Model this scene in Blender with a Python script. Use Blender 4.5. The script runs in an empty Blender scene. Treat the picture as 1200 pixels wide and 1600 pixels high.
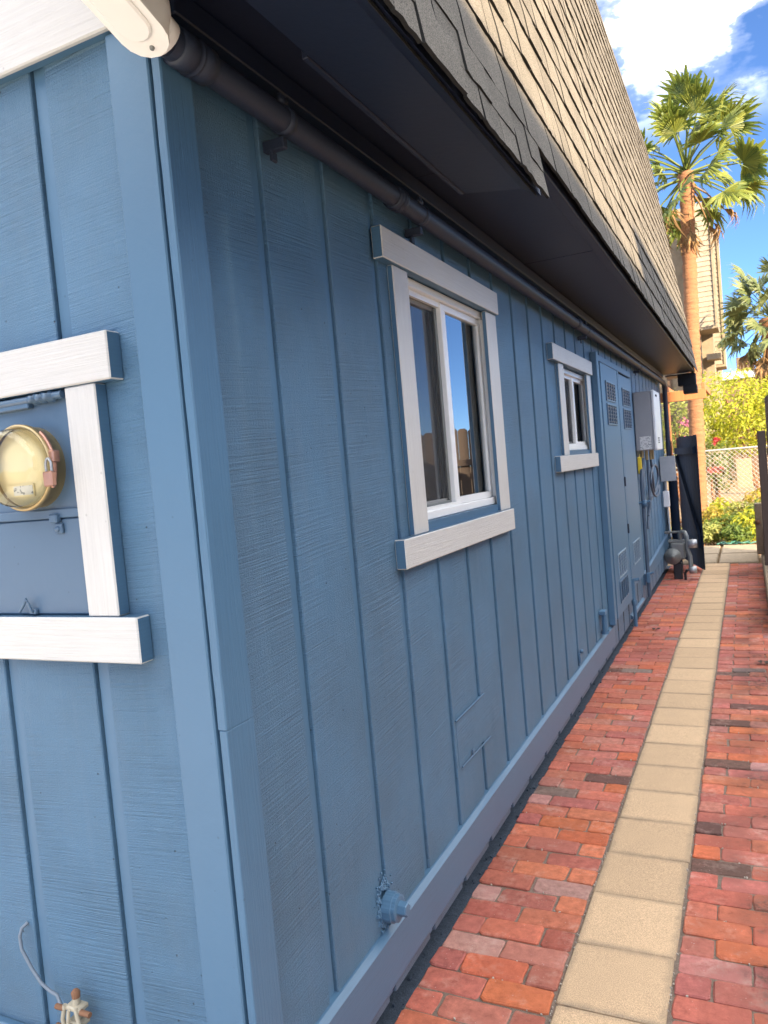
import bpy, math, random
from mathutils import Matrix, Vector
random.seed(11)
R = random.random
def U(a, b): return a + (b - a) * R()
S = bpy.context.scene
C = S.collection

# ------------------------------------------------------------------ camera, sky, sun, exposure
F_PX = 1189.0
M_ = [(0.89919994, 0.42866995, -0.08764444), (-0.05697934, -0.08388004, -0.99484546), (-0.43381197, 0.8995589, -0.05099959)]
CAM = Vector((0.99246, 0.0, 1.60131))
cd = bpy.data.cameras.new('camera'); cam = bpy.data.objects.new('camera', cd); C.objects.link(cam)
rx, ry, rz = Vector(M_[0]), -Vector(M_[1]), -Vector(M_[2])
cam.matrix_world = Matrix(((rx.x, ry.x, rz.x, CAM.x), (rx.y, ry.y, rz.y, CAM.y), (rx.z, ry.z, rz.z, CAM.z), (0, 0, 0, 1)))
cd.sensor_fit = 'VERTICAL'; cd.sensor_height = 36.0; cd.lens = 36.0 * F_PX / 1600.0
cd.clip_start = 0.02; cd.clip_end = 3000.0
cd.dof.use_dof = True; cd.dof.focus_distance = 1.9; cd.dof.aperture_fstop = 11.0
S.camera = cam

SUN_AZ, SUN_EL = 0.90, math.radians(18.0)          # sun over the right shoulder: -y/+x ratio, elevation
_n = math.hypot(1, SUN_AZ)
SUN = Vector((math.cos(SUN_EL) / _n, -SUN_AZ * math.cos(SUN_EL) / _n, math.sin(SUN_EL)))
w = bpy.data.worlds.new('World'); S.world = w; w.use_nodes = True
nt = w.node_tree; nt.nodes.clear()
def wn(t, **k):
    n = nt.nodes.new(t)
    for a, b in k.items():
        if hasattr(n, a): setattr(n, a, b)
        else: n.inputs[a.replace('_', ' ')].default_value = b
    return n
sky = wn('ShaderNodeTexSky', sky_type='NISHITA', sun_disc=False, sun_elevation=SUN_EL,
         sun_rotation=math.atan2(SUN.x, SUN.y), altitude=20.0, air_density=0.5, dust_density=0.05, ozone_density=4.5)
tc = wn('ShaderNodeTexCoord'); mp = wn('ShaderNodeMapping'); mp.inputs['Scale'].default_value = (1.0, 1.0, 1.9)
mp.inputs['Location'].default_value = (2.543082, -3.912141, 1.519040)
nz = wn('ShaderNodeTexNoise', Scale=9.0, Detail=8.0, Roughness=0.56)
rp = wn('ShaderNodeValToRGB'); rp.color_ramp.elements[0].position = 0.37; rp.color_ramp.elements[1].position = 0.53
rp.color_ramp.elements[0].color = (0, 0, 0, 1); rp.color_ramp.elements[1].color = (1, 1, 1, 1)
_e = rp.color_ramp.elements.new(0.45); _e.color = (.12, .12, .12, 1)
mx = wn('ShaderNodeMix', data_type='RGBA'); mx.inputs[7].default_value = (17.0, 16.7, 16.4, 1)
bg = wn('ShaderNodeBackground', Strength=0.068); ow = wn('ShaderNodeOutputWorld')
L = nt.links.new
L(tc.outputs['Generated'], mp.inputs['Vector']); L(mp.outputs[0], nz.inputs['Vector']); L(nz.outputs['Fac'], rp.inputs[0])
sz_ = wn('ShaderNodeSeparateXYZ'); mr = wn('ShaderNodeMapRange', interpolation_type='SMOOTHSTEP'); mr.inputs[1].default_value = .33; mr.inputs[2].default_value = .50
mm_ = wn('ShaderNodeMath', operation='MULTIPLY')
L(tc.outputs['Generated'], sz_.inputs[0]); L(sz_.outputs[2], mr.inputs[0]); L(rp.outputs[0], mm_.inputs[0]); L(mr.outputs[0], mm_.inputs[1]); L(mm_.outputs[0], mx.inputs[0]); L(sky.outputs[0], mx.inputs[6]); L(mx.outputs[2], bg.inputs['Color']); L(bg.outputs[0], ow.inputs[0])
ld = bpy.data.lights.new('sun', 'SUN'); ld.energy = 4.2; ld.angle = math.radians(0.5); ld.color = (1.0, 0.78, 0.52)
so = bpy.data.objects.new('sun', ld); C.objects.link(so)
so.rotation_euler = SUN.to_track_quat('Z', 'Y').to_euler()
S.view_settings.view_transform = 'Standard'; S.view_settings.look = 'None'; S.view_settings.gamma = 1.0
S.view_settings.use_curve_mapping = False
S.view_settings.exposure = 2.42
S.cycles.max_bounces = 8; S.cycles.transparent_max_bounces = 12

# ------------------------------------------------------------------ materials
MATS = {}
def lin(c): return tuple(((v / 255) / 12.92 if v / 255 <= .04045 else ((v / 255 + .055) / 1.055) ** 2.4) for v in c)
class NB:
    def __init__(s, name):
        s.m = bpy.data.materials.new(name); s.m.use_nodes = True; s.t = s.m.node_tree; MATS[name] = s.m
        s.b = s.t.nodes['Principled BSDF']; s.out = s.t.nodes['Material Output']
    def n(s, t, ins=None, **k):
        n = s.t.nodes.new(t)
        for a, b in k.items(): setattr(n, a, b)
        for a, b in (ins or {}).items():
            if hasattr(b, 'is_output'): s.t.links.new(b, n.inputs[a])
            else: n.inputs[a].default_value = b
        return n
    def pos(s): return s.n('ShaderNodeNewGeometry').outputs['Position']
    def obj(s): return s.n('ShaderNodeTexCoord').outputs['Object']
    def math(s, op, a, b=None):
        d = {0: a}
        if b is not None: d[1] = b
        return s.n('ShaderNodeMath', d, operation=op).outputs[0]
    def scale(s, v, sc):
        return s.n('ShaderNodeVectorMath', {0: v, 1: sc}, operation='MULTIPLY').outputs[0]
    def noise(s, v, sc, det=4.0, rough=.55): return s.n('ShaderNodeTexNoise', {'Vector': v, 'Scale': sc, 'Detail': det, 'Roughness': rough}).outputs['Fac']
    def ramp(s, f, stops):
        r = s.n('ShaderNodeValToRGB', {0: f}); e = r.color_ramp.elements
        while len(e) < len(stops): e.new(.5)
        for q, (p, c) in zip(e, stops): q.position = p; q.color = (c, c, c, 1) if not hasattr(c, '__len__') else tuple(c[:3]) + (1,)
        return r.outputs[0]
    def mix(s, f, a, b, blend='MIX'):
        m = s.n('ShaderNodeMix', data_type='RGBA', blend_type=blend)
        for i, v in ((0, f), (6, a), (7, b)):
            if hasattr(v, 'is_output'): s.t.links.new(v, m.inputs[i])
            else: m.inputs[i].default_value = v if i == 0 else tuple(v[:3]) + (1,)
        return m.outputs[2]
    def set(s, **k):
        for a, v in k.items():
            i = s.b.inputs[a.replace('_', ' ')]
            if hasattr(v, 'is_output'): s.t.links.new(v, i)
            else: i.default_value = (tuple(v) + (1,)) if hasattr(v, '__len__') and len(v) == 3 else v
        return s
    def bump(s, h, st=.4, d=.003):
        b = s.n('ShaderNodeBump', {'Height': h, 'Strength': st, 'Distance': d}); s.t.links.new(b.outputs[0], s.b.inputs['Normal']); return s

def simple(name, col, rough=.5, metal=0., bsc=60., bst=.15, var=.12, spec=.5):
    b = NB(name); p = b.obj(); f = b.noise(p, bsc * .15, 4)
    c2 = tuple(v * (1 - var * 2) for v in col)
    b.set(Base_Color=b.mix(f, tuple(v * (1 + var) for v in col), c2), Roughness=rough, Metallic=metal, Specular_IOR_Level=spec)
    b.bump(b.noise(p, bsc, 5), bst, .002); return b.m

BLUE = (0.067, 0.152, 0.248)
def siding():
    b = NB('rough_sawn_blue_paint'); p = b.pos()
    sp = b.n('ShaderNodeSeparateXYZ', {0: p})
    al = b.math('ADD', sp.outputs[0], sp.outputs[1])
    warp = b.math('MULTIPLY', b.noise(p, 2.2, 2), .012)
    zz = b.math('ADD', b.math('ADD', sp.outputs[2], b.math('MULTIPLY', al, -.06)), warp)
    v = b.n('ShaderNodeCombineXYZ', {0: al, 1: zz, 2: 0.0}).outputs[0]
    h1 = b.noise(b.scale(v, (2.2, 175.0, 1)), 1.0, 3, .6)
    h2 = b.noise(b.scale(v, (9.0, 430.0, 1)), 1.0, 3, .6)
    drip = b.noise(b.scale(v, (150.0, 9.0, 1)), 1.0, 3, .6)
    patch = b.ramp(b.noise(p, 3.1, 3), [(.36, .12), (.62, 1.0)])
    fine = b.noise(p, 260.0, 4, .6)
    pit = b.ramp(b.n('ShaderNodeTexVoronoi', {'Vector': p, 'Scale': 26.0}).outputs['Distance'], [(.035, 0.0), (.075, 1.0)])
    pm = b.ramp(b.noise(p, 9.0, 2), [(.50, 0.0), (.54, 1.0)])
    pit = b.math('MAXIMUM', pit, b.math('SUBTRACT', 1.0, pm))
    lines = b.math('MULTIPLY', b.math('ADD', b.math('MULTIPLY', h1, .9), b.math('MULTIPLY', h2, .45)), patch)
    h = b.math('ADD', b.math('ADD', lines, b.math('ADD', b.math('MULTIPLY', fine, .42), b.math('MULTIPLY', drip, .16))), b.math('MULTIPLY', pit, .6))
    mot = b.noise(p, 2.3, 5, .6)
    col = b.mix(b.ramp(mot, [(.3, 0.0), (.7, 1.0)]), tuple(v * 1.13 for v in BLUE), (BLUE[0] * .98, BLUE[1] * .88, BLUE[2] * .83))
    strk = b.ramp(b.noise(b.n('ShaderNodeCombineXYZ', {0: b.math('MULTIPLY', al, 22.0), 1: b.math('MULTIPLY', sp.outputs[2], 1.1), 2: 0.0}).outputs[0], 1.0, 4, .6), [(.50, 0.0), (.75, 1.0)])
    col = b.mix(b.math('MULTIPLY', strk, .22), col, (.125, .19, .27))
    col = b.mix(b.math('MULTIPLY', b.math('SUBTRACT', 1.0, pit), .75), col, (.02, .025, .035))
    lowz = b.ramp(b.math('ADD', sp.outputs[2], b.math('MULTIPLY', b.noise(p, 7, 4), .35)), [(.30, 1.0), (.62, 0.0)])
    col = b.mix(b.math('MULTIPLY', lowz, .30), col, (.12, .115, .115))
    b.set(Base_Color=col, Roughness=b.ramp(fine, [(.3, .42), (.7, .56)]), Specular_IOR_Level=.45).bump(h, .9, .0068)
siding()
def smoothpaint(name, colr, st=.18, grain=None, rough=.45):
    b = NB(name); p = b.pos()
    f = b.noise(p, 3.0, 4)
    n1 = b.noise(p, 45.0, 4, .6)
    h = n1
    if grain:
        sp = b.n('ShaderNodeSeparateXYZ', {0: p}); al = b.math('ADD', sp.outputs[0], sp.outputs[1])
        if grain == 'h': v = b.n('ShaderNodeCombineXYZ', {0: b.math('MULTIPLY', al, 5.0), 1: b.math('MULTIPLY', sp.outputs[2], 190.0), 2: 0.0})
        else: v = b.n('ShaderNodeCombineXYZ', {0: b.math('MULTIPLY', al, 190.0), 1: b.math('MULTIPLY', sp.outputs[2], 5.0), 2: 0.0})
        g = b.noise(v.outputs[0], 1.0, 4, .65)
        h = b.math('ADD', b.math('MULTIPLY', g, .8), b.math('MULTIPLY', n1, .35)); gcol = b.ramp(g, [(.32, .92), (.62, 1.02)])
    pit = b.ramp(b.n('ShaderNodeTexVoronoi', {'Vector': p, 'Scale': 17.0}).outputs['Distance'], [(.03, 0.0), (.06, 1.0)])
    col = b.mix(f, tuple(v * 1.05 for v in colr), tuple(v * .93 for v in colr))
    col = b.mix(b.math('MULTIPLY', b.math('SUBTRACT', 1.0, pit), .35), col, tuple(v * .35 for v in colr))
    if grain: col = b.mix(1.0, col, gcol, 'MULTIPLY')
    b.set(Base_Color=col, Roughness=rough).bump(h, st, .003)
smoothpaint('smooth_blue_paint', (0.070, 0.152, 0.246), .25)
smoothpaint('grained_blue_paint', (0.066, 0.148, 0.242), .5, 'v')
smoothpaint('trim_blue_paint', (0.066, 0.143, 0.232), .2, 'h', .4)
smoothpaint('white_paint_level', (.555, .54, .512), .8, 'h')
smoothpaint('white_paint_upright', (.555, .54, .512), .8, 'v')
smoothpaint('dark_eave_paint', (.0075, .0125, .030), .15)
smoothpaint('pale_blue_paint', (.22, .30, .38), .1)
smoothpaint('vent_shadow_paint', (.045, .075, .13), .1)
smoothpaint('pipe_paint', (.015, .023, .045), .25, None, .55)
smoothpaint('cabinet_blue_paint', (.075, .132, .205), .12, None, .38)
simple('white_vinyl', (.78, .78, .77), .35, bsc=20, bst=.03, var=.03)
simple('cream_metal', (.92, .90, .86), .38, bsc=30, bst=.06, var=.04)
simple('dark_gap', (.008, .01, .015), .9)
simple('felt', (.012, .012, .012), .95)
simple('grey_box', (.30, .31, .33), .42, .1, bst=.05, var=.05)
simple('pale_plastic', (.70, .71, .72), .4, bst=.04, var=.05)
simple('grey_metal', (.20, .21, .20), .45, .4, bst=.1)
simple('corroded_metal', (.46, .41, .31), .75, .2, bsc=90, bst=.5, var=.35)
simple('wire_grey', (.17, .21, .26), .5)
simple('rust', (.24, .115, .06), .85, .0, bsc=120, bst=.5, var=.3)
simple('brass', (.50, .38, .20), .45, .8, bst=.1)
simple('copper', (.55, .30, .22), .35, .8, bst=.1)
simple('yellow_tag', (.80, .56, .04), .6)
simple('black_rubber', (.02, .02, .022), .5)
simple('cable_blue', (.055, .085, .13), .45)
simple('dark_screen', (.03, .03, .032), .7)
simple('cream_dial', (.78, .68, .42), .6, bst=.02, var=.04)
simple('red_panel', (.38, .09, .08), .5)
simple('white_panel', (.7, .68, .62), .6)
simple('tan_panel', (.30, .23, .15), .7)
simple('galvanised', (.42, .43, .44), .45, .6)
simple('hose_green', (.03, .13, .10), .45)
simple('curtain', (.55, .66, .56), .9)
simple('room', (.10, .10, .095), .9)
simple('pale_grit', (.50, .44, .36), .9, bsc=200, var=.4)
simple('dead_leaf', (.05, .038, .03), .9)
def wood(name, col, sc=(60, 60, 4), bst=.4):
    b = NB(name); p = b.obj(); g = b.noise(b.scale(p, sc), 1.0, 4, .6)
    r = b.n('ShaderNodeObjectInfo').outputs['Random']
    c = b.mix(g, tuple(v * 1.25 for v in col), tuple(v * .6 for v in col))
    c = b.mix(b.math('MULTIPLY', r, .4), c, tuple(v * .55 for v in col))
    b.set(Base_Color=c, Roughness=.75).bump(g, bst, .004)
wood('fence_wood', (.085, .058, .045)); wood('orange_wood', (.36, .14, .05)); wood('gate_paint', (.005, .013, .030)); MATS['gate_paint'].node_tree.nodes['Principled BSDF'].inputs['Specular IOR Level'].default_value = .15
def masonry(name, col, sc, st, d, col2=None, speck=.5, rough=.9):
    b = NB(name); p = b.pos(); oi = b.n('ShaderNodeObjectInfo')
    base = oi.outputs['Color'] if col is None else None
    f1 = b.noise(p, sc, 5, .65); f2 = b.noise(p, sc * 9, 3, .7); f3 = b.noise(p, sc * .35, 3)
    k = b.ramp(f1, [(.25, .72), (.75, 1.2)]); k2 = b.ramp(f2, [(.25, 1 - speck), (.75, 1 + speck * .6)])
    a = base if base is not None else tuple(col)
    c = b.mix(1.0, a, k, 'MULTIPLY'); c = b.mix(1.0, c, k2, 'MULTIPLY')
    if col2 is not None: c = b.mix(b.math('MULTIPLY', b.ramp(f3, [(.52, 0.0), (.70, 1.0)]), .55), c, col2)
    h = b.math('ADD', b.math('MULTIPLY', f1, .8), b.math('MULTIPLY', f2, .35))
    b.set(Base_Color=c, Roughness=rough, Specular_IOR_Level=.3).bump(h, st, d); return b
def brickmat():
    b = NB('brick_clay'); p = b.pos(); oi = b.n('ShaderNodeObjectInfo')
    f1 = b.noise(p, 32.0, 6, .7); f2 = b.noise(p, 420.0, 3, .7); f3 = b.noise(p, 6.0, 5, .65); f4 = b.noise(p, 2.6, 4, .6)
    c = b.mix(1.0, oi.outputs['Color'], b.ramp(f1, [(.30, .62), (.70, 1.22)]), 'MULTIPLY')
    c = b.mix(b.math('MULTIPLY', b.ramp(b.noise(p, 15.0, 4, .6), [(.50, 0.0), (.75, 1.0)]), .18), c, (.34, .12, .09))
    vs = b.n('ShaderNodeTexVoronoi', {'Vector': p, 'Scale': 75.0}).outputs['Distance']
    c = b.mix(b.math('MULTIPLY', b.math('MULTIPLY', b.ramp(vs, [(.06, 1.0), (.13, 0.0)]), b.ramp(b.noise(p, 11.0, 3), [(.48, 0.0), (.58, 1.0)])), .8), c, (.62, .52, .46))
    c = b.mix(1.0, c, b.ramp(f2, [(.25, .82), (.75, 1.14)]), 'MULTIPLY')
    # lime bloom and old mortar smears, each with its own shape
    bl = b.math('MULTIPLY', b.ramp(f3, [(.53, 0.0), (.66, 1.0)]), b.ramp(f1, [(.40, 0.0), (.60, 1.0)]))
    c = b.mix(b.math('MULTIPLY', bl, .55), c, (.46, .33, .27))
    # dark algae stain, heavier along the right-hand band
    sx = b.n('ShaderNodeSeparateXYZ', {0: p}); side = b.ramp(sx.outputs[0], [(.70, .25), (.95, 1.0)])
    st = b.math('MULTIPLY', b.math('MULTIPLY', b.ramp(f4, [(.45, 0.0), (.60, 1.0)]), side), b.ramp(f1, [(.38, .2), (.60, 1.0)]))
    c = b.mix(b.math('MULTIPLY', st, .85), c, (.05, .032, .025))
    h = b.math('ADD', b.math('MULTIPLY', f1, 1.0), b.math('MULTIPLY', f2, .25))
    b.set(Base_Color=c, Roughness=.85, Specular_IOR_Level=.3).bump(h, .45, .004)
brickmat()
def pavermat():
    b = NB('tan_concrete'); p = b.pos(); oi = b.n('ShaderNodeObjectInfo')
    f1 = b.noise(p, 9.0, 5, .65); f2 = b.noise(p, 330.0, 3, .75); f3 = b.noise(p, 800.0, 2, .6)
    c = b.mix(f1, (.65, .45, .275), (.53, .375, .235))
    c = b.mix(1.0, c, b.ramp(f2, [(.30, .50), (.70, 1.38)]), 'MULTIPLY')
    c = b.mix(1.0, c, b.ramp(oi.outputs['Random'], [(0, .90), (1, 1.07)]), 'MULTIPLY')
    # worn grey rims: object space, the slab is 0.3 m square
    o = b.n('ShaderNodeSeparateXYZ', {0: b.obj()})
    e = b.math('MAXIMUM', b.math('ABSOLUTE', o.outputs[0]), b.math('ABSOLUTE', o.outputs[1]))
    e = b.math('ADD', e, b.math('MULTIPLY', b.noise(p, 24, 4), .035))
    c = b.mix(b.math('MULTIPLY', b.ramp(e, [(.146, 0.0), (.172, 1.0)]), .5), c, (.20, .165, .12))
    b.set(Base_Color=c, Roughness=.9, Specular_IOR_Level=.25).bump(b.math('ADD', f2, b.math('MULTIPLY', f3, .4)), .5, .0035)
pavermat()
masonry('sand_joint', (.24, .18, .14), 60, .8, .01, None, .8)
masonry('block_tan', (.32, .25, .17), 14, .5, .006, (.25, .2, .14), .4)
masonry('blue_footing', (.060, .082, .115), 40, .9, .012, None, .7)
masonry('bounce_concrete', (.58, .54, .47), 6, .4, .01, None, .25)  # pale surface of the added slab that bounces sunlight
masonry('soil', (.30, .20, .11), 5, .7, .02, (.2, .15, .07), .5)
masonry('stucco_beige', (0.210, 0.175, 0.126), 3, .4, .01, None, .12)
masonry('siding_beige', (.24, .21, .165), 3, .3, .01, None, .12)
masonry('neighbour_stucco', (.20, .17, .14), 3, .4, .01, None, .12)
masonry('brown_block', (.13, .09, .065), 8, .5, .01, None, .3)
simple('pale_roof', (.45, .52, .62), .6)
def shinglemat():
    b = NB('granule_shingle'); p = b.pos(); oi = b.n('ShaderNodeObjectInfo')
    f = b.noise(p, 330.0, 3, .85); g = b.noise(p, 5.0, 4)
    c = b.mix(b.ramp(f, [(.34, 0.0), (.66, 1.0)]), (.018, .018, .017), (.255, .232, .195))
    c = b.mix(1.0, c, b.ramp(g, [(.3, .88), (.7, 1.1)]), 'MULTIPLY')
    c = b.mix(1.0, c, b.ramp(oi.outputs['Random'], [(0, .86), (1, 1.1)]), 'MULTIPLY')
    b.set(Base_Color=c, Roughness=.95, Specular_IOR_Level=.2).bump(f, .6, .002)
shinglemat()
def leafmat(name, a, c2, tr=.45, rough=.55):
    b = NB(name); g = b.n('ShaderNodeNewGeometry').outputs['Random Per Island']
    col = b.mix(g, a, c2); b.set(Base_Color=col, Roughness=rough)
    t = b.n('ShaderNodeBsdfTranslucent', {'Color': col}); m = b.n('ShaderNodeMixShader', {0: tr})
    b.t.links.new(b.b.outputs[0], m.inputs[1]); b.t.links.new(t.outputs[0], m.inputs[2]); b.t.links.new(m.outputs[0], b.out.inputs[0])
leafmat('lime_leaf', (0.446, 0.432, 0.025), (0.230, 0.288, 0.022)); leafmat('garden_leaf', (0.187, 0.245, 0.043), (0.072, 0.137, 0.025))
leafmat('pale_leaf', (0.331, 0.338, 0.101), (0.180, 0.230, 0.050)); leafmat('palm_leaf', (0.245, 0.274, 0.043), (0.058, 0.108, 0.022), .35)
leafmat('dark_palm_leaf', (0.160, 0.185, 0.065), (0.070, 0.105, 0.040), .3)
leafmat('dry_frond', (0.288, 0.180, 0.079), (0.158, 0.094, 0.043), .2, .8); leafmat('yellow_leaf', (0.396, 0.302, 0.043), (0.274, 0.238, 0.036))
leafmat('pink_flower', (0.455, 0.154, 0.294), (0.385, 0.105, 0.210)); leafmat('red_flower', (0.434, 0.035, 0.042), (0.315, 0.021, 0.035))
def palmtrunk():
    b = NB('palm_bark'); p = b.obj(); s = b.n('ShaderNodeSeparateXYZ', {0: p})
    v = b.n('ShaderNodeCombineXYZ', {0: b.math('MULTIPLY', s.outputs[0], 6.0), 1: b.math('MULTIPLY', s.outputs[1], 6.0), 2: b.math('MULTIPLY', s.outputs[2], 26.0)}).outputs[0]
    f = b.noise(v, 1.0, 4, .6); c = b.mix(f, (.30, .145, .065), (.10, .045, .024)); b.set(Base_Color=c, Roughness=.9).bump(f, .9, .03)
palmtrunk()
def glass(name, ior, tint):
    b = NB(name); t = b.t; t.nodes.remove(b.b)
    fr = b.n('ShaderNodeFresnel', {'IOR': ior}); tr = b.n('ShaderNodeBsdfTransparent', {'Color': tint + (1,)})
    gl = b.n('ShaderNodeBsdfGlossy', {'Color': (.95, .98, 1, 1), 'Roughness': 0.0}); m = b.n('ShaderNodeMixShader', {0: fr.outputs[0]})
    t.links.new(tr.outputs[0], m.inputs[1]); t.links.new(gl.outputs[0], m.inputs[2]); t.links.new(m.outputs[0], b.out.inputs[0])
glass('window_glass', 4.8, (.80, .88, .84)); glass('meter_glass', 1.55, (.95, .93, .85))
def screenmat():
    b = NB('insect_screen'); t = b.t
    tr = b.n('ShaderNodeBsdfTransparent', {'Color': (1, 1, 1, 1)}); m = b.n('ShaderNodeMixShader', {0: .45}); b.set(Base_Color=(.05, .05, .052), Roughness=.8)
    t.links.new(tr.outputs[0], m.inputs[1]); t.links.new(b.b.outputs[0], m.inputs[2]); t.links.new(m.outputs[0], b.out.inputs[0])
screenmat()
def labelmat():
    b = NB('printed_label'); p = b.obj(); v = b.scale(p, (60, 60, 90)); f = b.noise(v, 1.0, 3)
    b.set(Base_Color=b.mix(b.ramp(f, [(.55, 0.0), (.6, 1.0)]), (.62, .63, .63), (.18, .2, .22)), Roughness=.5)
labelmat()

# ------------------------------------------------------------------ mesh helpers
class MB:
    def __init__(s): s.v = []; s.f = []; s.m = []; s.sm = []
    def add(s, vs, fs, mi=0, sm=False):
        o = len(s.v); s.v += [tuple(v) for v in vs]
        for f in fs: s.f.append([i + o for i in f]); s.m.append(mi); s.sm.append(sm)
        return s
    def box(s, x0, x1, y0, y1, z0, z1, mi=0, ch=0.0, jit=0.0, facemat=None):
        if ch <= 0:
            v = [(x, y, z) for x in (x0, x1) for y in (y0, y1) for z in (z0, z1)]
            fs = [(0, 1, 3, 2), (4, 6, 7, 5), (0, 4, 5, 1), (2, 3, 7, 6), (0, 2, 6, 4), (1, 5, 7, 3)]
            o = len(s.v); s.v += v
            for k, f in enumerate(fs):
                s.f.append([i + o for i in f]); s.m.append(facemat[k] if facemat else mi); s.sm.append(False)
            return s
        lo, hi = (x0, y0, z0), (x1, y1, z1); V = {}; o = len(s.v)
        for c in range(8):
            sg = [(c >> i) & 1 for i in range(3)]
            jj = [U(-jit, jit) for _ in range(3)]
            cc = ch * U(.6, 1.6) if jit else ch
            for ax in range(3):
                q = []
                for i in range(3):
                    b = hi[i] if sg[i] else lo[i]
                    if i != ax: b += (-cc if sg[i] else cc)
                    q.append(b + jj[i])
                V[(c, ax)] = len(s.v) - o; s.v.append(tuple(q))
        def F(ids, k=None):
            s.f.append([i + o for i in ids]); s.m.append(mi if (k is None or not facemat) else facemat[k]); s.sm.append(False)
        for ax in range(3):
            a, b = [i for i in range(3) if i != ax]
            for sgn in (0, 1):
                cs = [(sgn << ax) | (p << a) | (q << b) for p, q in ((0, 0), (1, 0), (1, 1), (0, 1))]
                F([V[(c, ax)] for c in cs], ax * 2 + sgn)
        for ax in range(3):
            a, b = [i for i in range(3) if i != ax]
            for p in (0, 1):
                for q in (0, 1):
                    c0 = (p << a) | (q << b); c1 = c0 | (1 << ax)
                    F([V[(c0, a)], V[(c1, a)], V[(c1, b)], V[(c0, b)]])
        for c in range(8): F([V[(c, 0)], V[(c, 1)], V[(c, 2)]])
        return s
    def tube(s, pts, r, n=12, mi=0, cap=True, sm=True):
        pts = [Vector(p) for p in pts]; k = len(pts); rs = r if hasattr(r, '__len__') else [r] * k
        up = None; rings = []
        for i, p in enumerate(pts):
            d = (pts[min(i + 1, k - 1)] - pts[max(i - 1, 0)]).normalized()
            if up is None:
                up = Vector((0, 0, 1)) if abs(d.z) < .9 else Vector((1, 0, 0))
            a = d.cross(up)
            if a.length < 1e-5: a = d.cross(Vector((1, 0, 0)))
            a.normalize(); b = a.cross(d).normalized(); up = b
            rings.append([p + (a * math.cos(t) + b * math.sin(t)) * rs[i] for t in [2 * math.pi * j / n for j in range(n)]])
        vs = [v for rg in rings for v in rg]; fs = []
        for i in range(k - 1):
            for j in range(n): fs.append((i * n + j, i * n + (j + 1) % n, (i + 1) * n + (j + 1) % n, (i + 1) * n + j))
        s.add(vs, fs, mi, sm)
        if cap: s.add(rings[0], [tuple(range(n))[::-1]], mi); s.add(rings[-1], [tuple(range(n))], mi)
        return s
    def prism(s, poly, axis, a, b, mi=0):
        n = len(poly)
        def P(q, t): return {'x': (t, q[0], q[1]), 'y': (q[0], t, q[1]), 'z': (q[0], q[1], t)}[axis]
        vs = [P(q, a) for q in poly] + [P(q, b) for q in poly]
        fs = [tuple(range(n))[::-1], tuple(range(n, 2 * n))] + [(i, (i + 1) % n, n + (i + 1) % n, n + i) for i in range(n)]
        return s.add(vs, fs, mi)
    def quad(s, a, b, c, d, mi=0): return s.add([a, b, c, d], [(0, 1, 2, 3)], mi)
    def lathe(s, c, prof, axis='y', n=24, mi=0, sm=True):
        c = Vector(c); vs = []
        for (r, t) in prof:
            for j in range(n):
                a = 2 * math.pi * j / n; q = (r * math.cos(a), r * math.sin(a))
                vs.append(c + Vector({'y': (q[0], t, q[1]), 'x': (t, q[0], q[1]), 'z': (q[0], q[1], t)}[axis]))
        fs = []
        for i in range(len(prof) - 1):
            for j in range(n): fs.append((i * n + j, i * n + (j + 1) % n, (i + 1) * n + (j + 1) % n, (i + 1) * n + j))
        return s.add(vs, fs, mi, sm)
    def mesh(s, name, mats):
        me = bpy.data.meshes.new(name); me.from_pydata([tuple(v) for v in s.v], [], s.f)
        for m in (mats if isinstance(mats, (list, tuple)) else [mats]): me.materials.append(MATS[m])
        me.polygons.foreach_set('material_index', s.m); me.polygons.foreach_set('use_smooth', s.sm)
        me.update(); return me
    def build(s, name, mats, parent=None, loc=None):
        return link(name, s.mesh(name, mats), parent, loc)
def link(name, me, parent=None, loc=None):
    o = bpy.data.objects.new(name, me); C.objects.link(o)
    if parent is not None:
        o.parent = parent
        if loc is None: o.matrix_parent_inverse = world(parent).inverted()
    if loc is not None: o.location = loc
    return o
def world(o):
    m = Matrix.Translation(o.location) @ o.rotation_euler.to_matrix().to_4x4()
    return (world(o.parent) @ o.matrix_parent_inverse @ m) if o.parent else m
def thing(name, label, cat, loc=(0, 0, 0), group=None, kind=None):
    o = bpy.data.objects.new(name, None); C.objects.link(o); o.location = loc; o.empty_display_size = .1
    return tag(o, label, cat, group, kind)
def tag(o, label=None, cat=None, group=None, kind=None):
    if label: o['label'] = label
    if cat: o['category'] = cat
    if group: o['group'] = group
    if kind: o['kind'] = kind
    return o
def px(p):
    d = Vector(p) - CAM; z = d.dot(Vector(M_[2]))
    if z < .05: return None
    return 600 + F_PX * d.dot(Vector(M_[0])) / z, 800 + F_PX * d.dot(Vector(M_[1])) / z, z

# ------------------------------------------------------------------ ground
g = MB(); g.quad((-400, -400, -.06), (400, -400, -.06), (400, 900, -.06), (-400, 900, -.06)); tag(g.build('ground', 'soil'), kind='structure')
g = MB(); g.quad((-9, -14, -.045), (7, -14, -.045), (7, .9, -.045), (-9, .9, -.045)); tag(g.build('bounce_slab', 'bounce_concrete'), kind='structure')  # unseen pale slab added to bounce sunlight onto the front wall
g = MB(); g.box(-.12, 1.10, .905, 11.02, -.30, -.007); tag(g.build('path_bedding', 'sand_joint'), kind='structure')
g = MB(); random.seed(5)
g.box(-.13, -.032, 1.0, 10.95, -.2, -.0045)
for i in range(120):
    y = U(1.3, 10.8); x = U(-.125, -.03); r = U(.002, .006)
    g.box(x - r, x + r, y - r * 1.3, y + r * 1.3, -.012, U(-.002, .008), ch=r * .4, jit=r * .3)
tag(g.build('footing_strip', 'blue_footing'), kind='structure')

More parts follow.
